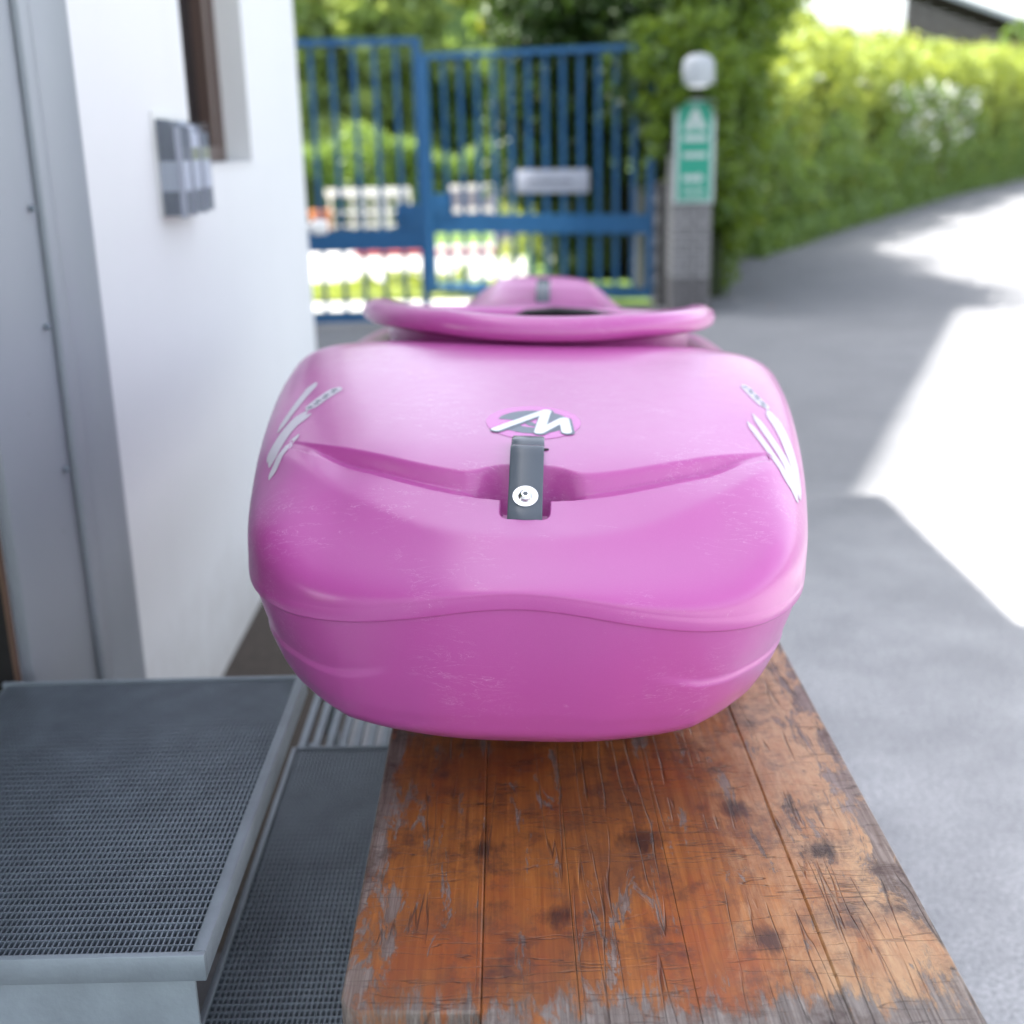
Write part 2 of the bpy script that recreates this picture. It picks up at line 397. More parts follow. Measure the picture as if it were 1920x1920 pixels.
sg = empty('slatted_step', (-.25, 1.9, 0), 'grey steel step with broad lengthwise slats, just beyond the lower grating', 'step')
for i in range(13):
    x = -.352 + i * .022
    MB().box(x, x + .0105, 1.775, 2.08, zl - .012, zl).build('slat', M['galv_dull'], sg)
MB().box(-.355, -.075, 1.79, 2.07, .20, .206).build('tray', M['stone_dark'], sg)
for (a, b) in ((-.34, 1.8), (-.09, 1.8), (-.34, 2.05), (-.09, 2.05)):
    MB().box(a - .01, a + .01, b - .01, b + .01, 0, zl - .0125).build('leg', M['galv_dull'], sg)

# ------------------------------------------------------------ wooden bench of worn boards
k = NB('worn_orange_boards')
tcx = k.n('ShaderNodeSeparateXYZ'); k.l(k.tc.outputs['Object'], tcx.inputs[0])
X, Y = tcx.outputs[0], tcx.outputs[1]          # bench origin: x centre .1085, y .82
grain = k.noise(1, 8, .65, k.mapping((160, 5, 20)), .6)
fine = k.noise(1, 4, .7, k.mapping((600, 14, 60)))
orange = k.mix(k.noise(1, 5, .6, k.mapping((9, 4, 5))), (.42, .13, .026), (.56, .24, .06))
orange = k.mix(k.ramp(grain, [(.3, .0), (.62, .75)]), orange, (.22, .07, .02))
orange = k.mix(k.ramp(k.noise(1, 6, .6, k.mapping((10, 6, 5), (3, 2, 0))), [(.5, 0.), (.62, .55)]), orange, (.36, .085, .022))
tan = k.mix(grain, (.64, .42, .22), (.48, .25, .11))
grey = k.mix(k.ramp(k.math('ADD', k.math('MULTIPLY', grain, .6), k.math('MULTIPLY', fine, .4)), [(.35, 0.), (.65, 1.)]), (.10, .078, .068), (.38, .335, .30))
n8 = k.noise(1, 9, .72, k.mapping((26, 9, 9)), .4)
# paler towards the right-hand side where the varnish has worn thin
rf = k.math('ADD', k.math('MULTIPLY', X, 4.2), k.math('MULTIPLY', k.math('SUBTRACT', n8, .5), 2.2))
c = k.mix(k.ramp(rf, [(.38, 0.), (.98, .95)]), orange, tan)
# bare grey wood: edges, the near end, random chips
ex = k.math('ABSOLUTE', X)
e1 = k.ramp(k.math('ADD', ex, k.math('MULTIPLY', k.math('SUBTRACT', n8, .5), .30)), [(.232, 0.), (.25, .9)])
nf = k.noise(1, 9, .75, k.mapping((55, 14, 9), (7, 2, 1)), .3)
e2 = k.ramp(k.math('ADD', Y, k.math('MULTIPLY', k.math('SUBTRACT', nf, .5), .24)), [(.010, 1.), (.036, 0.)])
e3 = k.ramp(k.noise(1, 9, .72, k.mapping((38, 8, 9), (5, 1, 2)), .5), [(.575, 0.), (.605, .8)])
bare = k.math('MAXIMUM', k.math('MAXIMUM', e1, e2), e3)
c = k.mix(bare, c, grey)
# dark stains and knots
stn = k.ramp(k.noise(1, 9, .75, k.mapping((13, 13, 9), (1, 5, 0))), [(.50, 0.), (.66, .8)])
c = k.mix(stn, c, (.06, .032, .028))
grime = k.ramp(k.noise(1, 6, .6, k.mapping((5, 6, 3), (2, 4, 0)), .6), [(.45, 0.), (.68, .45)])
c = k.mix(k.math('MULTIPLY', grime, k.ramp(rf, [(.4, 1.), (1., .35)])), c, (.10, .055, .04))
cx = k.n('ShaderNodeVectorMath', operation='DISTANCE')
dark = None
for (kx, ky, kr) in ((-.145, .255, .012), (-.075, .142, .017), (.012, .262, .010), (.185, .235, .012), (.105, .10, .010), (.12, .32, .012)):
    v = k.n('ShaderNodeCombineXYZ'); k.l(k.math('MULTIPLY', X, 1.), v.inputs[0]); k.l(k.math('MULTIPLY', Y, 1.3), v.inputs[1])
    dd = k.n('ShaderNodeVectorMath', operation='DISTANCE'); k.l(v.outputs[0], dd.inputs[0]); dd.inputs[1].default_value = (kx, ky * 1.3, 0)
    q = k.math('SUBTRACT', k.math('ADD', dd.outputs['Value'], k.math('MULTIPLY', k.math('SUBTRACT', n8, .5), .13)), kr * .45)
    dark = q if dark is None else k.math('MINIMUM', dark, q)
c = k.mix(k.ramp(k.math('MULTIPLY', dark, 24), [(0., .8), (.6, 0.)]), c, (.03, .018, .016))
# lengthwise cracks and cross scratches
cr = k.math('ABSOLUTE', k.math('SUBTRACT', k.noise(1, 3, .5, k.mapping((34, 1.6, 3), (.3, .1, 0))), .5))
ck = k.ramp(cr, [(0., 1.), (.012, 0.)])
cr2 = k.math('ABSOLUTE', k.math('SUBTRACT', k.noise(1, 3, .5, k.mapping((5, 46, 3), (.7, .3, 0))), .5))
ck2 = k.math('MULTIPLY', k.ramp(cr2, [(0., 1.), (.010, 0.)]), k.ramp(k.noise(11, 3), [(.42, 0.), (.55, .75)]))
cm = k.math('MULTIPLY', .75, k.math('MAXIMUM', k.math('MULTIPLY', ck, k.ramp(k.noise(9, 2), [(.42, 0.), (.52, .9)])), ck2))
c = k.mix(cm, c, (.03, .02, .018))
c = k.mix(k.ramp(k.noise(1, 9, .8, k.mapping((30, 30, 9), (4, 0, 3))), [(.52, 0.), (.70, .55)]), c, (.12, .075, .055))
k.p(Base_Color=c, Roughness=k.ramp(bare, [(0., .42), (1., .8)]))
hh = k.math('SUBTRACT', k.math('ADD', k.math('MULTIPLY', grain, .5), k.math('MULTIPLY', bare, -.6)), k.math('MULTIPLY', cm, 2.))
k.bump(hh, .55, .0016); M['board'] = k.m

bz = .62; bx0, bx1, by0, by1 = -.151, .368, .838, 3.2
bn = empty('wooden_bench', (.1085, .82, 0), 'long bench of worn orange-brown boards carrying the pink kayak', 'bench')
joints = [bx0, -.034, .046, .143, .262, bx1]
for i in range(5):
    a, b = joints[i] + (.0002 if i else 0), joints[i + 1] - (.0002 if i < 4 else 0)
    e = rnd.uniform(-.0015, .0015)
    m = MB()
    pts = [(a, by0 - .01 - .08 * (a + .151)), (b, by0 - .01 - .08 * (b + .151)), (b, by1), (a, by1)]
    if i == 0: pts = [(a, by0 + .016), (a + .004, by0 + .005), (a + .014, by0 - .001), (b, by0 - .004), (b, by1), (a, by1)]
    if i == 4: pts = [(a, by0 - .043), (b - .012, by0 - .05), (b - .003, by0 - .045), (b, by0 - .036), (b, by1), (a, by1)]
    m.prism(pts, bz - .027, bz + rnd.uniform(-.0003, .0001))
    m.build('board', M['board'], bn, bevel=.0022 if i in (0, 4) else .0005, seg=1)
for y in (1.15, 2.85):
    MB().box(bx0 + .05, bx1 - .05, y - .03, y + .03, bz - .075, bz - .0275).build('crossbeam', M['bark'], bn)
    for x in (bx0 + .28, bx1 - .08):
        MB().bar((x, y, bz - .0755), (x + (.02 if x > .2 else -.02), y, 0), .05, .05).build('leg', M['bark'], bn)

# ------------------------------------------------------------ the kayak
def cr_interp(t, ts, P):
    """monotone-ish cubic (Catmull-Rom) interpolation of table P at ts"""
    ts = np.asarray(ts, float); P = np.asarray(P, float); t = np.clip(t, ts[0], ts[-1])
    m = np.zeros_like(P); m[1:-1] = ((P[2:] - P[1:-1]) / (ts[2:] - ts[1:-1]) + (P[1:-1] - P[:-2]) / (ts[1:-1] - ts[:-2])) / 2
    m[0] = (P[1] - P[0]) / (ts[1] - ts[0]); m[-1] = (P[-1] - P[-2]) / (ts[-1] - ts[-2])
    d0 = (P[1:] - P[:-1]) / (ts[1:] - ts[:-1])
    i = np.clip(np.searchsorted(ts, t, side='right') - 1, 0, len(ts) - 2)
    h = ts[i + 1] - ts[i]; s = (t - ts[i]) / h
    return (2 * s**3 - 3 * s**2 + 1) * P[i] + (s**3 - 2 * s**2 + s) * h * m[i] + (-2 * s**3 + 3 * s**2) * P[i + 1] + (s**3 - s**2) * h * m[i + 1]
def sstep(a, b, x):
    t = np.clip((x - a) / (b - a), 0, 1); return t * t * (3 - 2 * t)
def smin(a, b, k_):
    h = np.clip(.5 + .5 * (b - a) / k_, 0, 1); return b * (1 - h) + a * h - k_ * h * (1 - h)

# plan outline, right half from stern to bow (u, v)
OUT = np.array([(0, 0), (.065, .0015), (.105, .010), (.150, .028), (.188, .055), (.218, .095), (.240, .145), (.256, .21), (.272, .32), (.288, .5),
                (.298, .7), (.305, .95), (.306, 1.2), (.300, 1.45), (.27, 1.75), (.215, 2.0), (.165, 2.18), (.13, 2.29), (.10, 2.345), (.055, 2.375), (0, 2.385)])
OUT[:, 0] *= 1.155
LEN = 2.385
def outline():
    full = np.concatenate([OUT[::-1][:-1] * [-1, 1], OUT])          # bow -> left -> stern -> right -> bow
    d = np.r_[0, np.cumsum(np.linalg.norm(np.diff(full, axis=0), axis=1))]
    # dense near the stern (middle of the run)
    mid = d[len(OUT) - 1]; s = np.linspace(-1, 1, 1150)
    den = np.sign(s) * (np.abs(s) * .42 + .58 * np.abs(s) ** 3.2)
    t = mid + den * mid
    return np.stack([cr_interp(t, d, full[:, 0]), cr_interp(t, d, full[:, 1])], 1)

def seam_z(u, v):
    z = cr_interp(v, [0, .1, .25, .5, 1.0, 1.6, 2.1, 2.4], [.880, .874, .868, .86, .845, .84, .86, .885])
    return z + .030 * np.exp(-(u / .13) ** 2) * np.exp(-(v / .07) ** 2)

def lip_v(u): return .146 + 1.9 * u * u
def deck_top(u, v):
    P = cr_interp(v, [.0, .10, .19, .3, .45, .60, .68, .76, .9, 1.1, 1.5, 1.75, 2.0, 2.2, 2.33, 2.4],
                  [.955, .965, .980, .993, 1.006, 1.017, 1.020, 1.010, .985, .955, .936, .924, .906, .918, .934, .936])
    P = P - .10 * u * u * sstep(1.2, 1.6, v) - .55 * np.maximum(0, np.abs(u) - (.185 - .065 * sstep(1.7, 2.25, v))) * sstep(1.45, 1.7, v) * .55
    P = P - .12 * np.maximum(0, np.abs(u) - .17) ** 2
    au = np.abs(u)
    env = 1 - sstep(.18, .262, au)                      # groove fades out at its ends
    vl = lip_v(u)
    # the stern block in front of (nearer than) the groove
    step = (.0130 + .0025 * np.exp(-(u / .08) ** 2)) * env
    vr = .075 + 2.6 * u * u                             # soft ridge line
    soft = .0035
    ramp_ = soft * np.log1p(np.exp(np.clip((vr - v) / soft, -30, 30)))
    ramp_ = .06 * np.tanh(ramp_ / .06)
    L = P - step - .25 * ramp_ * (1 - sstep(.24, .40, v))
    a = v - vl
    cen = np.exp(-(u / .047) ** 4)
    gap = .015 + .014 * np.exp(-(u / .045) ** 4)
    depth = env * (.0025 + .0335 * cen)
    slope = 2.3 + 1.2 * cen
    floor = L - depth * sstep(-.0015, .006 + .006 * (1 - cen), a)
    wall = L - depth + slope * (a - gap) + depth * .0
    chan = np.maximum(floor, wall)
    far = smin(P, chan, .007)
    T = np.where(a < -.002, L, np.where(env > 0, far, P))
    T = np.where(env <= 0, P - .25 * ramp_ * (1 - sstep(.24, .40, v)), T)
    # slot under the end of the grab handle
    uc = u + .0
    slot = sstep(1.0, .80, (np.abs(uc) / .0245) ** 5 + (np.abs(v - .142) / .033) ** 5)
    T = T - .016 * slot * (a < .004)
    return T

def bottom(u, v):
    B = cr_interp(v, [.0, .08, .16, .28, .45, .62, .8, 1.5, 1.8, 2.1, 2.3, 2.4], [.735, .713, .686, .648, .626, .621, .620, .620, .63, .67, .73, .77])
    B = B - .0
    return B + .42 * np.minimum(np.abs(u), .22) ** 2 + .25 * np.maximum(0, np.abs(u) - .17)

def deck_profile(n, expn=4.4):
    ph = np.linspace(0, math.pi / 2, n)
    # blend of even steps and superellipse so the flat top and the rounded shoulder are both dense
    r = np.cos(ph) ** (2 / expn); r = np.r_[1.0, r[1:]]
    rr = np.unique(np.round(np.r_[r, np.linspace(0, 1, n)], 5))[::-1]
    return rr, (np.clip(1 - rr ** expn, 0, 1)) ** (1 / expn)

def hull_profile(n):
    t = np.linspace(0, 1, n)
    ts = [0, .04, .12, .26, .40, .50, .60, .72, .86, 1.0]
    r = cr_interp(t, ts, [.996, .992, .979, .948, .914, .884, .832, .66, .34, 0.])
    d = cr_interp(t, ts, [0.0, .06, .19, .43, .63, .76, .875, .950, .986, 1.0])
    return r, d

Bd = outline(); NTH = len(Bd)
Sv = .26 + (Bd[:, 1] / LEN) ** 1.0 * (2.25 - .26); S = np.stack([np.zeros(NTH), Sv], 1)
def spine(n, expn=3.3): pass
KX, KY = -.005, 1.020; KYAW = R(-2.3); KROLL = R(2.2)
KM = Matrix.Translation((KX, KY, .62)) @ Matrix.Rotation(KYAW, 4, 'Z') @ Matrix.Rotation(KROLL, 4, 'Y') @ Matrix.Translation((0, 0, -.62))
ky = empty('kayak', (0, 0, 0), 'glossy magenta pink whitewater kayak lying stern first on the worn wooden bench', 'kayak')
ky.matrix_world = KM

def grid_mesh(name, P3, mat, parent, flip=False, keep=None, closed=False):
    nr_, nc = P3.shape[:2]
    idx = np.arange(nr_ * nc).reshape(nr_, nc)
    A, B_, C_, D = idx[:-1, :-1], idx[:-1, 1:], idx[1:, 1:], idx[1:, :-1]
    F = np.stack([A, B_, C_, D], -1).reshape(-1, 4)
    if keep is not None:
        kk = keep[:-1, :-1] & keep[1:, 1:] & keep[:-1, 1:] & keep[1:, :-1]; F = F[kk.ravel()]
    if flip: F = F[:, ::-1]
    me = bpy.data.meshes.new(name); V = P3.reshape(-1, 3)
    me.vertices.add(len(V)); me.vertices.foreach_set('co', V.ravel().astype(np.float32))
    me.loops.add(F.size); me.loops.foreach_set('vertex_index', F.ravel().astype(np.int32))
    me.polygons.add(len(F)); me.polygons.foreach_set('loop_start', (np.arange(len(F)) * 4).astype(np.int32))
    me.update(calc_edges=True); me.validate()
    return link(name, me, parent, mat, True)

CC = (0, 1.165); CA, CB = .250, .44      # cockpit opening centre and half axes (u, v)
def in_cockpit(u, v, g=0.):
    return (np.abs(u / (CA + g)) ** 2.4 + np.abs((v - CC[1]) / (CB + g)) ** 2.4) < 1

rr, _ = deck_profile(170)
U = rr[:, None] * Bd[None, :, 0]; V = S[None, :, 1] + rr[:, None] * (Bd[None, :, 1] - S[None, :, 1])
ZS = seam_z(Bd[:, 0], Bd[:, 1])[None, :]
TT = deck_top(U, V)
EXPN = (2.5 + 1.6 * sstep(.0, .12, Bd[:, 1]) + 3.4 * sstep(.2, .6, Bd[:, 1]))[None, :]
hh_ = np.clip(1 - rr[:, None] ** EXPN, 0, 1) ** (1 / EXPN)
ZD = ZS + (TT - ZS) * hh_
# moulded lip along the parting line
belt = [(.993, -.0150), (.9970, -.0146), (.9990, -.0136), (1.0000, -.0125), (1.0010, -.0060), (1.0008, -.0025), (1.0, -.0010)]
bs = np.array([q[0] for q in belt])[:, None]; bz_ = np.array([q[1] for q in belt])[:, None]
V = np.concatenate([S[None, :, 1] + bs * (V[:1] - S[None, :, 1]), V], 0); U = np.concatenate([U[:1] * bs, U], 0)
ZD = np.concatenate([ZS + bz_, ZD], 0)
deck = grid_mesh('deck', np.stack([U, V, ZD], -1), M['pe'], ky, keep=~in_cockpit(U, V))
rh, dh = hull_profile(110)
# moulded chine line: a small outward swell on the flanks below the crease
fl = sstep(.11, .19, np.abs(Bd[:, 0]))[None, :] * np.exp(-(Bd[:, 1] / .35) ** 2)[None, :]
ZSb = seam_z(Bd[:, 0], Bd[:, 1])[None, :]
rb = rh[:, None] + np.zeros((1, NTH))
crease = .47 + .05 * np.sin((np.abs(Bd[:, 0]) - .16) * 26)[None, :] * 1.0
rb = rb + .010 * fl * (sstep(-.03, .04, dh[:, None] - crease)) * (1 - sstep(.80, 1.0, dh[:, None])) * (rb > 0)
U2 = rb * Bd[None, :, 0]; V2 = S[None, :, 1] + rb * (Bd[None, :, 1] - S[None, :, 1])
ZH = ZSb - (ZSb - bottom(U2, V2)) * dh[:, None]
hull = grid_mesh('hull', np.stack([U2, V2, ZH], -1), M['pe'], ky, flip=True)

dg = bpy.context.evaluated_depsgraph_get()
bvh = BVHTree.FromPolygons([tuple(v.co) for v in deck.data.vertices], [tuple(p.vertices) for p in deck.data.polygons])
def deck_z(u, v):
    h = bvh.ray_cast(Vector((u, v, 1.3)), Vector((0, 0, -1)))
    return h[0].z if h[0] else .98

# cockpit coaming
def rim_z(v): return 1.049 - .122 * max(0, v - .72)
prof = [(q[0] * 1.1, q[1] * 1.35) for q in [(-.012, -.050), (-.010, -.020), (-.004, -.006), (.006, .003), (.018, .007), (.030, .006), (.040, .0), (.044, -.008), (.042, -.016), (.034, -.019), (.022, -.014), (.012, -.014), (.006, -.024), (.004, -.050)]]
NP = 220; P3 = np.zeros((NP + 1, len(prof) + 1, 3))
for i in range(NP + 1):
    t = 2 * math.pi * i / NP; cu, sv = math.cos(t), math.sin(t)
    e = 2 / 2.4
    for j, (o_, z_) in enumerate(prof + prof[:1]):
        a_, b_ = CA + o_, CB + o_
        u = a_ * math.copysign(abs(cu) ** e, cu); v = CC[1] + b_ * math.copysign(abs(sv) ** e, sv)
        zc = rim_z(v) + .014 * (abs(u) / .26) ** 2 * max(0, min(1, (1.45 - v) / .3))
        P3[i, j] = (u, v, zc + z_)
rim = grid_mesh('cockpit_rim', P3, M['pe'], ky)
# coaming wall down to the deck
P3 = np.zeros((NP + 1, 2, 3))
for i in range(NP + 1):
    t = 2 * math.pi * i / NP; cu, sv = math.cos(t), math.sin(t); e = 2 / 2.4
    u = (CA + .003) * math.copysign(abs(cu) ** e, cu); v = CC[1] + (CB + .003) * math.copysign(abs(sv) ** e, sv)
    P3[i, 0] = (u, v, rim_z(v) - .015); P3[i, 1] = (u * 1.02, v, .80)
cw = grid_mesh('coaming_wall', P3, M['pe'], ky)
def ks(v_): return [tuple(KM @ Vector(p)) for p in v_]
def kmesh(name, mb, mat, parent=None, bevel=0., smooth=False, seg=2):
    me = bpy.data.meshes.new(name); me.from_pydata([tuple(v) for v in mb.v], [], mb.f)
    bm = bmesh.new(); bm.from_mesh(me); bmesh.ops.recalc_face_normals(bm, faces=bm.faces)
    if bevel: bmesh.ops.bevel(bm, geom=list(bm.edges), offset=bevel, segments=seg, affect='EDGES', profile=.5)
    bm.to_mesh(me); bm.free()
    o = link(name, me, parent if parent is not None else ky, mat, smooth or bevel > 0)
    if bevel: me.set_sharp_from_angle(angle=R(45))
    return o
kmesh('cockpit_floor', MB().box(-.2, .2, .78, 1.58, .66, .70), M['black_foam'])
kmesh('seat', MB().box(-.15, .15, .88, 1.22, .701, .78), M['black_foam'], bevel=.02)
m = MB()
pts = []
for i in range(13):
    t = i / 12; u = -.13 + .26 * t; pts.append((u, 1.0 + .012 * math.sin(math.pi * t)))
m.box(-.12, .12, .86, .89, .78, 1.0); kmesh('backrest', m, M['black_foam'], bevel=.012)
m = MB(); arch = [(-.06, .70), (.18, .70), (.18, .946), (.15, .957), (.10, .965), (.03, .968), (-.03, .962), (-.06, .948)]
m.v = [(x, 1.44, z) for x, z in arch] + [(x, 1.48, z) for x, z in arch]; n_ = len(arch)
m.f = [tuple(range(n_)), tuple(reversed(range(n_, 2 * n_)))] + [(i, i + n_, (i + 1) % n_ + n_, (i + 1) % n_) for i in range(n_)]
kmesh('bulkhead', m, M['black_foam'])

# strap handles
def strap(name, u0, path, wdt, thk, parent, mat):
    n = len(path); vs_ = []; fs = []
    for i, (v, z) in enumerate(path):
        a = path[max(0, i - 1)]; b = path[min(n - 1, i + 1)]
        d = Vector((b[0] - a[0], b[1] - a[1])).normalized(); nx, nz = -d.y, d.x
        for (su, h) in ((-1, -.5), (-1, .3), (-.88, .5), (.88, .5), (1, .3), (1, -.5)):
            vs_.append((u0 + su * wdt / 2, v + nx * thk * h, z + nz * thk * h))
    for i in range(n - 1):
        for j in range(6):
            q = (j + 1) % 6; fs.append((i * 6 + j, i * 6 + q, (i + 1) * 6 + q, (i + 1) * 6 + j))
    fs.append(tuple(range(5, -1, -1))); fs.append(tuple((n - 1) * 6 + j for j in range(6)))
    mb_ = MB(); mb_.v = vs_; mb_.f = fs
    o = kmesh(name, mb_, mat, parent); o.data.polygons.foreach_set('use_smooth', [True] * len(o.data.polygons)); o.data.set_sharp_from_angle(angle=R(35))
    return o
HU = .0
zb = deck_z(.04, .25)
base_l = deck_z(.035, .128)
path = []
zt = .988
ctrl = [(.112, base_l - .012), (.116, base_l - .004), (.124, base_l + .0015), (.136, base_l + .0105), (.150, base_l + .021), (.168, base_l + .0345), (.188, base_l + .047), (.205, .9885), (.218, .9935), (.230, .9950), (.240, .9940), (.247, .989), (.250, .979), (.2505, .955)]
cv = np.array(ctrl); dd_ = np.r_[0, np.cumsum(np.linalg.norm(np.diff(cv, axis=0), axis=1))]
tt = np.linspace(0, dd_[-1], 40)
path = list(zip(cr_interp(tt, dd_, cv[:, 0]), cr_interp(tt, dd_, cv[:, 1])))
hd = strap('grab_handle', HU, path, .034, .007, ky, M['black_plastic'])
# bolt on its lower end
bp = Vector((HU, .1325, base_l + .0118)); nb = Vector((0, -.60, .80)).normalized()
kmesh('washer', MB().cyl(bp, bp + nb * .0018, .0125, n=40), M['stainless'], hd)
scw = kmesh('screw', MB().cyl(bp + nb * .0019, bp + nb * .0045, .0072, .0062, n=28).cyl(bp + nb * .0045, bp + nb * .0060, .0062, .0040, n=28), M['stainless'], hd, smooth=False)
kmesh('hex_socket', MB().cyl(bp + nb * .00605, bp + nb * .0062, .0026, n=6), M['black_plastic'], hd)
hole = Vector((.0185, .232, 0)); hole.z = deck_z(hole.x, hole.y)
kmesh('bolt_hole', MB().cyl(hole + Vector((0, 0, -.004)), hole + Vector((0, 0, .0006)), .0035, n=16), M['black_foam'])

# bow handle
zz = deck_z(0, 2.06)
ctrl = [(2.02, deck_z(0, 2.02) - .004), (2.03, deck_z(0, 2.03) + .012), (2.07, deck_z(0, 2.07) + .028), (2.14, deck_z(0, 2.14) + .03), (2.19, deck_z(0, 2.19) + .02), (2.20, deck_z(0, 2.2) - .004)]
cv = np.array(ctrl); dd_ = np.r_[0, np.cumsum(np.linalg.norm(np.diff(cv, axis=0), axis=1))]; tt = np.linspace(0, dd_[-1], 20)
strap('bow_handle', .0, list(zip(cr_interp(tt, dd_, cv[:, 0]), cr_interp(tt, dd_, cv[:, 1]))), .034, .008, ky, M['black_plastic'])

# round emblem and white zigzag letter behind the handle, laid on the deck
def lay(name, polys, mat, lift, parent=None):
    bm = bmesh.new()
    for poly in polys:
        bm.faces.new([bm.verts.new((x, y, 0)) for x, y in poly])
    bmesh.ops.triangulate(bm, faces=bm.faces)
    for _ in range(2): bmesh.ops.subdivide_edges(bm, edges=[e for e in bm.edges if e.calc_length() > .006], cuts=1)
    for v in bm.verts: v.co.z = deck_z(v.co.x, v.co.y) + lift
    me = bpy.data.meshes.new(name); bm.to_mesh(me); bm.free()
    return link(name, me, parent or ky, mat, True)
def disc(cx_, cy_, a, b, n=48, t0=0, t1=2 * math.pi): return [(cx_ + a * math.cos(t0 + (t1 - t0) * i / n), cy_ + b * math.sin(t0 + (t1 - t0) * i / n)) for i in range(n)]
def stroke(pts, w_, taper=None):
    out = []
    for (a, b) in zip(pts[:-1], pts[1:]):
        a = Vector(a); b = Vector(b); d = (b - a).normalized(); n = Vector((-d.y, d.x)) * w_ / 2
        out.append([tuple(a - n), tuple(b - n), tuple(b + n), tuple(a + n)])
    for p in pts: out.append([(p[0] + w_ / 2 * math.cos(t * math.pi / 6), p[1] + w_ / 2 * math.sin(t * math.pi / 6)) for t in range(12)])
    return out
EX, EY = .004, .318
em = lay('round_emblem', [disc(EX, EY, .053, .058)], M['decal_clear'], .0004)
def band(cx_, cy_, r0, r1, t0, t1, n=30):
    o_ = [(cx_ + r1 * math.cos(t0 + (t1 - t0) * i / n), cy_ + r1 * math.sin(t0 + (t1 - t0) * i / n)) for i in range(n + 1)]
    i_ = [(cx_ + r0 * math.cos(t0 + (t1 - t0) * i / n), cy_ + r0 * math.sin(t0 + (t1 - t0) * i / n)) for i in range(n, -1, -1)]
    return [o_[a:a + 2] + i_[n - a - 1:n - a + 1] for a in range(n)]
lay('grey_swirl', band(EX, EY, .020, .040, R(-150), R(170)), M['decal_grey'], .0006, em)
lay('grey_swirl', band(EX + .004, EY - .004, .004, .013, R(-200), R(40)), M['decal_grey'], .0006, em)
zg = [(x + .004, y - .017) for x, y in [(-.040, .304), (.014, .372), (.007, .298), (.034, .344), (.037, .301)]]
lay('zigzag_outline', stroke([(x + .001, y - .001) for x, y in zg], .0155), M['decal_grey'], .0009, em)
lay('white_zigzag', stroke(zg, .0115), M['decal_white'], .0013, em)

# streak decals on both shoulders, laid on the skin
def skin_strip(name, line, w0, w1, mat, lift):
    w0 *= 1.35; w1 *= 1.3; n = 22; vs_ = []; fs = []
    L = np.array(line); d = np.r_[0, np.cumsum(np.linalg.norm(np.diff(L, axis=0), axis=1))]; tt_ = np.linspace(0, d[-1], n)
    P = [Vector([cr_interp(t, d, L[:, j]).item() for j in range(3)]) for t in tt_]
    for i in range(n):
        t = (P[min(n - 1, i + 1)] - P[max(0, i - 1)]).normalized(); f = i / (n - 1)
        h = bvh.find_nearest(P[i]); nn = h[1] if h[1].z > 0 or h[1].x * P[i].x > 0 else -h[1]
        sd = nn.cross(t).normalized(); w_ = (w0 + (w1 - w0) * f) * min(1, 7 * f + .2, 7 * (1 - f) + .2) / 2
        for q in (-1, -.33, .33, 1):
            g_ = bvh.find_nearest(P[i] + sd * w_ * q); g1 = g_[1] if g_[1].dot(nn) > 0 else -g_[1]
            vs_.append(tuple(g_[0] + g1 * lift))
    for i in range(n - 1):
        for j in range(3): fs.append((i * 4 + j, i * 4 + j + 1, i * 4 + j + 5, i * 4 + j + 4))
    me = bpy.data.meshes.new(name); me.from_pydata(vs_, [], fs); me.update()
    return link(name, me, ky, mat, True)
SK = {-1: [([(-.235, .452, 1.004), (-.252, .41, .996), (-.262, .38, .988)], .013, .012, 1),
           ([(-.262, .378, .988), (-.275, .34, .976), (-.286, .271, .953)], .011, .008, 0),
           ([(-.271, .485, 1.004), (-.278, .43, .993), (-.287, .34, .968)], .009, .006, 0),
           ([(-.255, .367, .988), (-.270, .339, .978), (-.281, .255, .953)], .008, .010, 0),
           ([(-.257, .308, .976), (-.266, .275, .966), (-.277, .225, .95)], .005, .009, 0)],
      1: [([(.265, .512, 1.009), (.273, .473, 1.002), (.284, .435, .992)], .009, .012, 1),
          ([(.284, .433, .992), (.292, .364, .973), (.293, .295, .954), (.295, .24, .938)], .014, .012, 0),
          ([(.261, .402, .992), (.27, .348, .98), (.28, .294, .963), (.287, .226, .938)], .007, .012, 0),
          ([(.25, .371, .989), (.26, .319, .977), (.273, .266, .961), (.286, .236, .943)], .006, .009, 0)]}
for s_ in (-1, 1):
    for (ln, a, b, hatch) in SK[s_]:
        skin_strip('streak_outline', ln, a + .0028, b + .0022, M['streak_edge'], .0003)
        w_ = skin_strip('white_streak', ln, a, b, M['streak'], .0005)
        if hatch:
            L = np.array(ln)
            for q in range(7):
                f = .1 + q * .125; p0 = L[0] * (1 - f) + L[-1] * f; p1 = p0 + (L[-1] - L[0]) * .07 + np.array([.003 * (q % 2) * 2 - .003, 0, 0])
                skin_strip('hatch_mark', [tuple(p0), tuple((p0 + p1) / 2), tuple(p1)], .005, .004, M['decal_grey'], .0008)

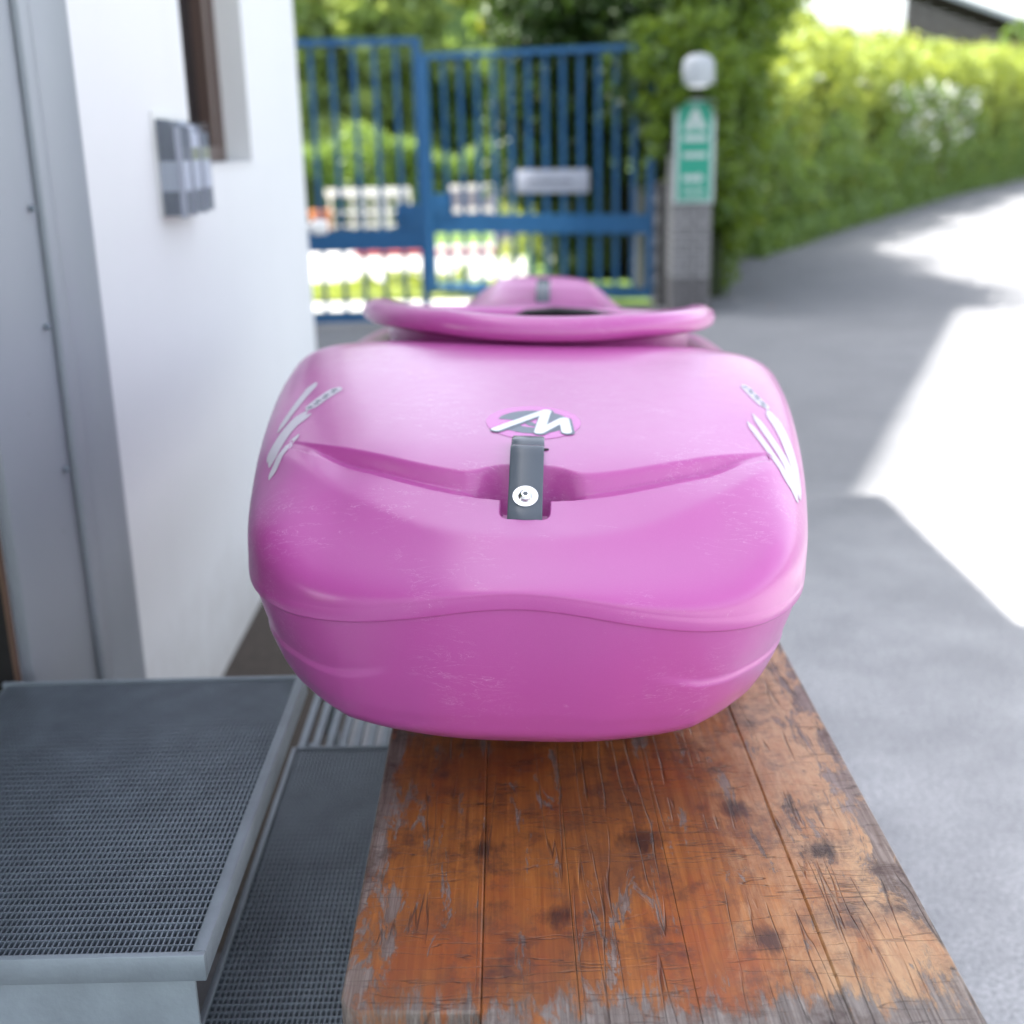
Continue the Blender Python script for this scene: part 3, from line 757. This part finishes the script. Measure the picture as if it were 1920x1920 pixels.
# ------------------------------------------------------------ blue gate, two leaves
def gate_leaf(a, b, label, ztop, lock_end, bars_pitch=.142, bw=.037):
    a = Vector((*a, 0)); b = Vector((*b, 0)); d = (b - a).normalized(); Lg = (b - a).length
    g = empty('gate_leaf', tuple((a + b) / 2), label, 'gate', 'the two leaves of the blue gate')
    P = lambda s, z, o=0.: tuple(a + d * s + Vector((-d.y, d.x, 0)) * o + Vector((0, 0, z)))
    def bar(name, p, q, w1, w2):
        m = MB(); m.bar(p, q, w1, w2, up=(-d.y, d.x, 0)); return m.build(name, M['blue'], g)
    bar('stile', P(.0, .05), P(.0, ztop), .055, .05); bar('stile', P(Lg, .05), P(Lg, ztop), .055, .05)
    bar('top_rail', P(.028, ztop - .02), P(Lg - .028, ztop - .02), .045, .04)
    bar('bottom_rail', P(.028, .085), P(Lg - .028, .085), .07, .04)
    bar('middle_rail', P(.028, .62), P(Lg - .028, .62), .15, .03)
    n = int(Lg / bars_pitch)
    for i in range(1, n):
        s = Lg * i / n
        bar('bar', P(s, .121, .03), P(s, ztop - .04, .03), bw, .012)
    s = Lg - .11 if lock_end else .11
    m = MB(); m.bar(P(s, .697), P(s, .86), .16, .045, up=(-d.y, d.x, 0)); lp = m.build('lock_plate', M['blue'], g)
    m = MB(); m.bar(P(s, .78, -.05), P(s + (.09 if not lock_end else -.09), .78, -.05), .02, .02); m.build('handle', M['blue'], lp)
    return g
gate_leaf((-3.3, 8.72), (-.575, 8.82), 'left leaf of the blue steel gate, standing nearer and ajar', 1.945, True, bw=.032)
gR = gate_leaf((-.615, 10.42), (1.13, 9.80), 'right leaf of the blue steel gate, hinged at the ivy-covered pillar', 1.94, False)
# name plate on the right leaf: faint unreadable line of small letters
a = Vector((.10, 10.10, 0)); b = Vector((.66, 9.905, 0)); d = (b - a).normalized(); nrm = Vector((d.y, -d.x, 0))
np_ = empty('name_plate', tuple((a + b) / 2 + Vector((0, 0, .95))), 'pale grey rectangular name plate fixed to the bars of the right gate leaf', 'sign')
def platebox(s0, s1, z0, z1, o0, o1):
    m = MB(); p = [a + d * s + nrm * o for s in (s0, s1) for o in (o0, o1)]
    m.v = [tuple(q + Vector((0, 0, z))) for z in (z0, z1) for q in (p[0], p[2], p[3], p[1])]
    m.f = [(0, 1, 2, 3), (7, 6, 5, 4), (0, 4, 5, 1), (1, 5, 6, 2), (2, 6, 7, 3), (3, 7, 4, 0)]; return m
platebox(0, (b - a).length, .862, 1.04, .0, .01).build('plate', M['grey_plate'], np_, bevel=.003)
mm = MB(); s = .09
while s < .47:
    wd = rnd.uniform(.008, .018); q = platebox(s, s + wd, .93, .93 + rnd.choice((.028, .036, .024)), .0102, .0112); k0 = len(mm.v)
    mm.v += q.v; mm.f += [tuple(i + k0 for i in f_) for f_ in q.f]; s += wd + .008
mm.build('lettering', M['grey_print'], np_)

# ------------------------------------------------------------ stone pillar, garden wall, lamp, sign
pl = empty('stone_pillar', (1.36, 9.36, 0), 'grey coursed stone gate pillar with a darker foot, half covered by ivy', 'pillar')
px0, px1, py0, py1 = 1.215, 1.512, 9.2, 9.55
MB().box(px0 + .012, px1 - .012, py0 + .012, py1 - .012, 0, 1.62).build('core', M['mortar'], pl)
zc = 0.; row = 0
while zc < 1.6:
    h = rnd.uniform(.055, .075); mt = M['stone_dark'] if zc < .22 else M['stone']
    cuts = sorted([px0, px1] + [px0 + (px1 - px0) * f for f in ((.38, .72) if row % 2 else (.55,))])
    for c0, c1 in zip(cuts[:-1], cuts[1:]):
        e = rnd.uniform(0, .01)
        MB().box(c0 + .006, c1 - .006, py0 - e, py1 - .01, zc + .006, zc + h - .006).build('stone', mt, pl)
    zc += h; row += 1
gw = empty('garden_wall', (1.2, 13, 0), 'low grey-brown stone wall running back behind the gate from the pillar', 'wall')
MB().box(1.175, 1.30, 9.6, 17, 0, .93).build('core', M['mortar'], gw)
zc = 0.; proto = None
for r_ in range(12):
    y = 9.6 + (r_ % 2) * .15; 
    while y < 14.4:
        Ls = rnd.uniform(.24, .38)
        MB().box(1.155, 1.174, y + .006, y + Ls - .006, zc + .005, zc + .072).build('stone', M['stone'], gw); y += Ls
    zc += .0775
gl = MB()
n = 18; prof2 = [(.112, 0), (.116, .01), (.116, .13), (.108, .16), (.085, .188), (.05, .204), (0.0, .21)]
vs_ = []; fs = []
for j, (r0, z) in enumerate(prof2):
    for i in range(n): t = 2 * math.pi * i / n; vs_.append((1.385 + r0 * math.cos(t), 9.17 + r0 * .8 * math.sin(t), 1.615 + z))
for j in range(len(prof2) - 1):
    for i in range(n): fs.append((j * n + i, j * n + (i + 1) % n, (j + 1) * n + (i + 1) % n, (j + 1) * n + i))
lampo = empty('pillar_lamp', (1.385, 9.17, 1.6), 'unlit white domed lamp on top of the ivy-covered pillar, above the green sign', 'lamp')
mesh('lamp_shade', vs_, fs, M['opal'], lampo, True)
MB().cyl((1.385, 9.17, 1.595), (1.385, 9.17, 1.614), .105, n=20).build('base', M['white_paint'], lampo)

sn = empty('green_sign', (1.37, 9.18, .8), 'tall narrow green and white pictogram sign on the stone pillar', 'sign')
sx0, sx1, sz0, sz1 = 1.222, 1.515, .80, 1.52; yb = 9.175
MB().box(sx0, sx1, yb, yb + .012, sz0, sz1).build('board', M['sign_white'], sn, bevel=.002)
MB().box(sx0 + .03, sx1 - .028, yb - .0022, yb - .0002, sz0 + .02, sz1 - .02).build('green_panel', M['sign_green'], sn)
def flat(name, pts, mat, o=.0026):   # pts in (x, z)
    m = MB(); k0 = 0; n_ = len(pts); ya, yc = yb - o - .0012, yb - o
    m.v = [(x, ya, z) for x, z in pts] + [(x, yc, z) for x, z in pts]
    m.f = [tuple(range(n_)), tuple(reversed(range(n_, 2 * n_)))] + [(i, i + n_, (i + 1) % n_ + n_, (i + 1) % n_) for i in range(n_)]
    return m.build(name, mat, sn)
xc = (sx0 + .045 + sx1 - .04) / 2
flat('tent_symbol', [(xc - .085, 1.31), (xc + .085, 1.31), (xc + .012, 1.46), (xc - .012, 1.46)], M['sign_white'])
flat('tent_door', [(xc - .012, 1.315), (xc + .012, 1.315), (xc, 1.40)], M['sign_green'], .005)
flat('symbol_band', [(xc - .085, 1.235), (xc + .085, 1.235), (xc + .085, 1.275), (xc - .085, 1.275)], M['sign_white'])
flat('cup_symbol', [(xc - .045, 1.215), (xc - .03, 1.195), (xc + .03, 1.195), (xc + .045, 1.215), (xc + .05, 1.232), (xc - .05, 1.232)], M['sign_green'], .0045)
flat('symbol_band', [(xc - .085, 1.12), (xc + .085, 1.12), (xc + .085, 1.155), (xc - .085, 1.155)], M['sign_white'])
flat('arrow_symbol', [(xc - .085, .96), (xc + .03, .96), (xc + .03, .945), (xc + .075, .98), (xc + .03, 1.015), (xc + .03, 1.0), (xc - .085, 1.0)], M['sign_white'])
for zr in (.905, .872, .84):
    s = xc - .08
    while s < xc + .07:
        wd = rnd.uniform(.006, .014); flat('letter_mark', [(s, zr), (s + wd, zr), (s + wd, zr + .018), (s, zr + .018)], M['sign_white']); s += wd + .007

# ------------------------------------------------------------ ivy over wall and pillar
iv = empty('ivy_thicket', (1.9, 11, 0), 'dense dark green ivy thicket over the stone pillar and gate end', 'ivy')
MB().box(.35, 1.13, 11.6, 13.6, 0.0, 3.2).build('stems', M['core'], iv, bevel=.2)
MB().prism([(1.5, 10.1), (1.75, 10.1), (2.35, 13.9), (1.5, 13.9)], -.01, 2.3).build('stems', M['core'], iv)
cent = []; rad = []
for i in range(620):
    side = nr.uniform()
    if side < .40:      # face towards the camera, behind the gate
        x = nr.uniform(.0, 1.7); y = 10.75 + nr.uniform(-.15, .35); zmin = .8 if x < .35 else (.25 if x < .72 else 1.05)
        z = nr.uniform(zmin, 4.2 - .2 * x)
        if x < .25: z = nr.uniform(.9, 3.6)
    elif side < .55:    # over the low wall
        x = nr.uniform(1.0, 1.7); y = nr.uniform(9.75, 10.8); z = nr.uniform(.98, 3.6)
    elif side < .82:    # right face, running back to the hedge
        y = nr.uniform(9.9, 14.2); z = nr.uniform(.1, 2.75); x = 1.58 + (y - 9.6) * .17 + (.26 * min(1, z / 1.2) if z > .2 else 0) * nr.uniform(.3, 1)
    else:
        x = nr.uniform(.1, 2.4); z = 4.2 - .80 * x + nr.uniform(-.2, .2); y = nr.uniform(10.6, 14)
    cent.append((x, y, z)); rad.append(nr.uniform(.17, .34))
P_, N_ = clumps(cent, rad, 110)
msk = ~((P_[:, 1] < 9.62) & (P_[:, 0] < 1.64) & (P_[:, 2] < 1.0)) & ~((P_[:, 1] < 9.6) & (P_[:, 0] > 1.2) & (P_[:, 0] < 1.6) & (P_[:, 2] < 1.95))
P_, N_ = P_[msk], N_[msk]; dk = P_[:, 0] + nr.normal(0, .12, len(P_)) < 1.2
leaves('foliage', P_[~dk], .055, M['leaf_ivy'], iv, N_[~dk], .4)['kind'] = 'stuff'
leaves('shade_tinted_foliage', P_[dk], .055, M['leaf_ivy_shade'], iv, N_[dk], .4)['kind'] = 'stuff'
# sprigs on the pillar top, round the lamp and sign
P_, N_ = clumps([(1.22, 9.25, 1.62), (1.17, 9.25, 1.45), (1.14, 9.28, 1.3), (1.12, 9.3, 1.18), (1.56, 9.25, 1.5), (1.58, 9.3, 1.3), (1.6, 9.3, 1.0), (1.62, 9.35, .75), (1.4, 9.42, 1.7), (1.3, 9.14, 1.57), (1.45, 9.12, 1.575), (1.6, 9.3, 1.75), (1.1, 9.4, 1.8), (1.3, 9.45, 2.0), (1.5, 9.45, 2.0), (1.08, 9.5, 1.5), (1.06, 9.55, 1.75), (1.1, 9.5, 1.95), (1.05, 9.6, 2.0), (1.1, 9.45, 1.3), (1.24, 9.12, 1.52)],
                [.11, .11, .1, .08, .13, .12, .12, .1, .2, .05, .045, .2, .2, .2, .2, .09, .09, .12, .12, .07, .05], 120)
leaves('sprigs', P_, .045, M['leaf_ivy'], iv, N_, .4)['kind'] = 'stuff'

# ------------------------------------------------------------ hedge along the road
def hedge_line(name, pts, h0, h1, thick, n, size, mat, label, seedless=False, low=None):
    g = empty(name, (*pts[0], 0), label, 'hedge')
    seg = [(Vector(a), Vector(b)) for a, b in zip(pts[:-1], pts[1:])]; lens = [(b - a).length for a, b in seg]; tot = sum(lens)
    m = MB(); acc = 0
    for (a, b), L in zip(seg, lens):
        d = (b - a) / L; nn = Vector((-d.y, d.x)); q = [a + nn * .25, b + nn * .25, b + nn * (thick - .3), a + nn * (thick - .3)]
        hh = h0 + (h1 - h0) * acc / tot - .35
        m.prism([(v.x, v.y) for v in q], -.01, hh); acc += L
    m.build('stems', M['core'], g)
    P = []; N = []
    s = nr.uniform(0, tot, n); r1 = nr.uniform(size=n); 
    ph = nr.uniform(0, 7, 6)
    for i in range(n):
        t = s[i]; j = 0
        while t > lens[j] and j < len(seg) - 1: t -= lens[j]; j += 1
        a, b = seg[j]; d = (b - a).normalized(); nn = Vector((-d.y, d.x)); p = a + d * t
        H = h0 + (h1 - h0) * s[i] / tot + .16 * math.sin(s[i] * 1.3 + ph[0]) + .10 * math.sin(s[i] * 3.1 + ph[1]) + .07 * math.sin(s[i] * 6.7 + ph[2])
        if r1[i] < .62:     # front face
            z = nr.uniform(0, H); bulge = .20 * math.sin(s[i] * 2.3 + z * 2.1 + ph[3]) + .13 * math.sin(s[i] * 5.1 - z * 3.7 + ph[4]) + .22 * (z / H - .6)
            o = -bulge + nr.uniform(-.06, .18); q = p + nn * (o + .1); P.append((q.x, q.y, z)); N.append((-nn.x, -nn.y, .3))
        else:
            o = nr.uniform(0, thick); q = p + nn * o; P.append((q.x, q.y, H + nr.normal() * .07 - .25 * (o / thick - .4) ** 2)); N.append((0, 0, 1))
    leaves('foliage', np.array(P), size, mat, g, np.array(N), .35)['kind'] = 'stuff'
    return g
hedge_line('roadside_hedge', [(2.62, 13.9), (4.2, 16.9), (8.6, 25), (14.8, 35.0), (21, 44)], 2.2, 3.25, 1.6, 56000, .075, M['leaf_lime'],
           'long tall lime green hedge lining the right side of the road')
# rough grass at the hedge foot
n = 26000; s = nr.uniform(0, 1, n) ** 1.3; base = np.array([(2.2, 13.4), (3.95, 16.8), (8.3, 24.9), (14.4, 34.9), (20.6, 44)])
seg_s = np.array([0, .12, .38, .7, 1.]); bx_ = np.interp(s, seg_s, base[:, 0]); by_ = np.interp(s, seg_s, base[:, 1])
Pg = np.stack([bx_ + nr.uniform(-.02, .55, n), by_ - nr.uniform(-.1, .35, n) + .1, nr.uniform(.0, .38, n) ** 1.4], 1)
n2 = 8000; s2 = nr.uniform(0, 1, n2); hx = np.interp(s2, seg_s, base[:, 0] + .35); hy = np.interp(s2, seg_s, base[:, 1] - .1)
Pu = np.stack([hx + nr.normal(0, .12, n2), hy + nr.normal(0, .12, n2), nr.uniform(0, 1, n2) ** .8 * 1.25 * (1 + .3 * np.sin(s2 * 60))], 1)
o_ = leaves('undergrowth', Pu, .07, M['leaf_mid'], None, np.tile([[.6, -.6, .2]], (n2, 1)), .4); tag(o_, 'darker green undergrowth filling the lower half of the roadside hedge', 'undergrowth', kind='stuff')
g_ = leaves('grass_verge', Pg, .06, M['leaf_mid'], None, np.tile([[.6, -.6, .2]], (n, 1)), .5); tag(g_, 'low grass growing along the foot of the roadside hedge', 'grass', kind='stuff')
# white-flowering shrub in the hedge
fl_ = empty('flowering_shrub', (8.2, 23.8, 0), 'shrub with pale white blossom growing out of the middle of the roadside hedge', 'shrub')
cs = [(7.2 + nr.uniform(-1.3, 2.6), 0, nr.uniform(.9, 2.0)) for _ in range(26)]; cs = [(x, 16.9 + (x - 4.2) * 1.84 - .45, z) for x, _, z in cs]
P_, N_ = clumps(cs, [.2] * 26, 60); leaves('foliage', P_, .07, M['leaf_mid'], fl_, N_, .4)['kind'] = 'stuff'
P_, N_ = clumps(cs, [.26] * 26, 26); leaves('blossom', P_, .06, plain('blossom_white', (.75, .75, .72), .6), fl_, N_, .4)['kind'] = 'stuff'
MB().cyl((8.2, 23.9, 0), (8.3, 23.95, 1.6), .05, .03, 8).build('stem', M['bark'], fl_)

# ------------------------------------------------------------ trees
def tree(x, y, h, r, mat, label, nclump=70, per=130, size=.17, trunk=.14, low=.3, group=None, cat='tree'):
    g = empty('tree', (x, y, 0), label, cat, group)
    m = MB(); m.cyl((x, y, -.02), (x + .1, y, h * .45), trunk, trunk * .7, 10).cyl((x + .1, y, h * .45), (x, y + .1, h * .85), trunk * .7, trunk * .25, 8)
    tk = m.build('trunk', M['bark'], g)
    m = MB()
    for i in range(7):
        t = i * 2.4; z = h * (.35 + .07 * i); m.cyl((x + .08, y, z), (x + r * .7 * math.cos(t), y + r * .7 * math.sin(t), z + r * .35), trunk * .35, trunk * .1, 6)
    m.build('limbs', M['bark'], tk)
    c_ = []; rd = []
    for i in range(nclump):
        q = nr.normal(size=3); q /= np.linalg.norm(q); rr_ = nr.uniform(.45, 1.0)
        zc_ = h * low + (h * (1 - low)) * .5
        c_.append((x + q[0] * r * rr_, y + q[1] * r * rr_, zc_ + q[2] * h * (1 - low) * .5 * rr_)); rd.append(r * nr.uniform(.2, .36))
    P, N = clumps(c_, rd, per); leaves('crown', P, size, mat, g, N, .3)['kind'] = 'stuff'
    return g
mb = MB(); hp = [(-30, 34), (-4.2, 34), (-.2, 34), (3, 34), (3, 44), (-30, 44)]
hzs = [7.5, 5.5, 2.2, 4.0, 4.5, 9.0]
mb.v = [(x, y, -.01) for x, y in hp] + [(x, y, z) for (x, y), z in zip(hp, hzs)]; mb.f = [(i, (i + 1) % 6, (i + 1) % 6 + 6, i + 6) for i in range(6)] + [(6, 7, 8, 9, 10, 11)]
tag(mb.build('hill', plain('wooded_hill', (.10, .16, .06), .9, 0, .5, 1.2)), kind='structure')
n = 16000; xw = nr.uniform(-16, 2.6, n); top = np.interp(xw, [-16, -4.2, -2.6, -.4, .8, 2.6], [6.2, 5.5, 3.1, 2.3, 3.2, 4.2])
Pw = np.stack([xw, 33.4 + nr.uniform(-.5, .5, n) + .4 * np.sin(xw * 2.1), nr.uniform(0, 1, n) * (top + .35 * np.sin(xw * 3.3) + .2 * np.sin(xw * 8))], 1)
o_ = leaves('woodland', Pw, .24, M['leaf_pale'], None, np.tile([[0, -1., .3]], (n, 1)), .3); tag(o_, 'hazy green wooded slope far behind the gate', 'woodland', kind='stuff')
GT = 'trees beyond the gate'
tree(-5.6, 23, 7.2, 2.4, M['leaf_pale'], 'pale green tree at the far left beyond the gate, beside the house corner', 150, 150, group=GT, low=.05)
tree(-3.9, 22, 6.5, 2.0, M['leaf_mid'], 'mid green tree seen through the left gate leaf', 130, 150, group=GT, low=.05)
tree(-2.3, 20.5, 5.6, 1.25, M['leaf_pale'], 'pale tree just left of the gate opening, its crown above the top rail', 100, 150, group=GT, low=.06)
tree(-.95, 23, 2.9, 1.3, M['leaf_mid'], 'low tree behind the gate opening, below the gap of bright sky', 80, 150, group=GT, low=.05)
tree(.25, 21, 6.0, 1.15, M['leaf_lime'], 'sunlit yellow-green tree rising left of the dark ivy', 60, 120, .09, group=GT, low=.42)
tree(1.4, 26, 8.0, 2.0, M['leaf_mid'], 'tall tree standing behind the ivy thicket', 70, 110, group=GT, low=.1)
tree(-8.8, 27, 8.0, 2.6, M['leaf_mid'], 'large tree at the back left beyond the lawn', 80, 110, group=GT, low=.1)
tree(4.6, 21.5, 3.7, 1.0, M['leaf_lime'], 'small yellow-green tree poking above the near part of the roadside hedge', 30, 100, .08, low=.5)
tree(13.3, 33.9, 4.3, .45, M['leaf_mid'], 'slender bushy tree in front of the dark timber house', 16, 90, .09, low=.55)
# clipped hedge behind the lawn, shrubs
hedge_line('garden_hedge', [(-8.5, 18.6), (-1.0, 18.2), (1.0, 18.2)], 1.15, 1.1, .9, 15000, .06, M['leaf_mid'], 'low garden hedge across the far side of the yard beyond the gate')
bu = empty('round_bush', (.42, 12.6, 0), 'light green bush behind the right gate leaf, in front of the grey cabinet', 'bush')
P_, N_ = clumps([(.42 + nr.normal() * .16, 12.6 + nr.normal() * .16, nr.uniform(.12, .62)) for _ in range(26)], [.15] * 26, 90); leaves('foliage', P_, .045, M['leaf_lime'], bu, N_, .4)['kind'] = 'stuff'
MB().cyl((.42, 12.6, -.01), (.42, 12.6, .35), .025, .015, 8).build('stem', M['bark'], bu)
b2 = empty('low_bush', (-.75, 11.1, 0), 'small yellow-green bush at the right end of the lawn strip behind the gate', 'bush')
P_, N_ = clumps([(-.75 + nr.normal() * .2, 11.2 + nr.normal() * .1, nr.uniform(.02, .10)) for _ in range(16)], [.1] * 16, 80); leaves('foliage', P_, .035, M['leaf_lime'], b2, N_, .4)['kind'] = 'stuff'
MB().cyl((-.75, 11.1, -.01), (-.75, 11.1, .08), .015, .01, 8).build('stem', M['bark'], b2)
n = 26000; Pg = np.stack([nr.uniform(-3.6, -.1, n), nr.uniform(10.28, 11.42, n), nr.uniform(0, .05, n)], 1)
g_ = leaves('lawn_grass', Pg, .03, M['leaf_lime'], None, np.tile([[0, -.6, .5]], (n, 1)), .4); tag(g_, 'bright sunlit grass strip behind the gate', 'grass', kind='stuff')

# ------------------------------------------------------------ small things beyond the gate
rf_ = empty('white_railing', (-1.8, 15.9, 0), 'low white railing standing beyond the sunlit paving, seen through the left gate leaf', 'railing')
for z, h in ((.62, .09), (.40, .035), (.24, .035)):
    MB().box(-2.25, -1.2, 15.88, 15.91, z, z + h).build('rail', M['white_paint'], rf_)
for i in range(8):
    x = -2.22 + i * .143; MB().box(x, x + .035, 15.912, 15.94, 0, .70).build('post', M['white_paint'], rf_)
tp = empty('terracotta_planter', (-2.28, 15.6, 0), 'terracotta planter at the left end of the white railing', 'planter')
MB().cyl((-2.28, 15.6, 0), (-2.28, 15.6, .42), .09, .13, 16).build('pot', M['terracotta'], tp)
MB().cyl((-2.28, 15.6, .4205), (-2.28, 15.6, .47), .145, .145, 16).build('rim', M['terracotta'], tp)
ob = MB().box(-1.75, .16, 14.35, 14.5, 0, .06); tag(ob.build('red_kerb', M['red'], bevel=.01), 'low red painted kerb at the back edge of the sunlit paving', 'kerb')
cb = empty('grey_cabinet', (.05, 15, 0), 'grey utility cabinet beyond the gate, left of the ivy', 'cabinet')
MB().box(-.10, .26, 14.9, 15.2, 0, .80).build('body', M['cabinet'], cb, bevel=.01)
MB().box(-.09, .25, 14.885, 14.899, .05, .76).build('door', M['cabinet'], cb)
wb = empty('white_noticeboard', (-.42, 15, 0), 'white framed low board standing left of the grey cabinet', 'board')
MB().box(-.68, -.14, 14.95, 14.98, .48, .75).build('panel', M['cabinet'], wb)
MB().box(-.70, -.12, 14.93, 14.949, .44, .50).build('frame', M['white_paint'], wb)
MB().box(-.70, -.12, 14.93, 14.949, .70, .76).build('frame', M['white_paint'], wb)
for x in (-.70, -.16): MB().box(x, x + .04, 14.951, 14.99, 0, .70).build('leg', M['white_paint'], wb)
bd = MB().box(-.62, -.15, 10.86, 10.95, .0, .07); tag(bd.build('blue_board', plain('blue_board_paint', (.08, .25, .42), .5), bevel=.004), 'small blue plank lying in the grass behind the gate', 'plank')

# ------------------------------------------------------------ timber house at top right
th = empty('timber_house', (15, 39, 0), 'dark brown timber-clad house with a pale roof edge above the hedge', 'house')
ya = 38.6
MB().prism([(11.9, ya + .05), (22, ya + .05), (25, ya + 8), (14.8, ya + 8)], 0, 3.0).build('core', M['timber'], th)
z = 2.4
while z < 5.2:
    xe = min(22, 11.6 + (5.12 - z) / .345)
    if xe - 11.9 > .3: MB().box(11.88, xe, ya, ya + .045, z + .008, z + .145).build('cladding_board', M['timber'], th)
    z += .15
def slope(x0, z0, x1, z1, t, mat, name, yo0, yo1):
    m = MB(); m.v = [(x0, yo0, z0), (x1, yo0, z1), (x1, yo0, z1 + t), (x0, yo0, z0 + t), (x0, yo1, z0), (x1, yo1, z1), (x1, yo1, z1 + t), (x0, yo1, z0 + t)]
    m.f = [(0, 1, 2, 3), (7, 6, 5, 4), (0, 4, 5, 1), (1, 5, 6, 2), (2, 6, 7, 3), (3, 7, 4, 0)]; return m.build(name, mat, th)
slope(11.6, 5.12, 22, 1.53, .16, M['timber'], 'roof', ya - .5, ya + .6)
slope(11.6, 5.285, 22, 1.695, .14, M['roof_trim'], 'roof_edge', ya - .55, ya + .6)

# a few fallen leaves on the asphalt by the pillar
for i in range(14):
    x, y = rnd.uniform(1.5, 2.2), rnd.uniform(9.3, 11.2); s = rnd.uniform(.012, .03); t = rnd.uniform(0, 6)
    p = [(x + s * math.cos(t + q) * (1 if j % 2 else .5), y + s * math.sin(t + q) * (1 if j % 2 else .5), .006 + .004 * (j % 2)) for j, q in enumerate((0, 1.57, 3.14, 4.71))]
    o = mesh('fallen_leaf', p, [(0, 1, 2, 3)], M['terracotta'] if i % 3 == 0 else M['sunny_paving'])
    tag(o, 'dry fallen leaf on the asphalt in front of the pillar and hedge foot', 'leaf', 'fallen leaves by the pillar')
p = [(-.62, 2.72, .008), (-.585, 2.70, .012), (-.57, 2.80, .010), (-.60, 2.83, .015)]
tag(mesh('fallen_leaf', p, [(0, 1, 2, 3)], plain('dry_leaf', (.42, .32, .22), .8)), 'single tan leaf on the dark strip at the foot of the white wall', 'leaf')
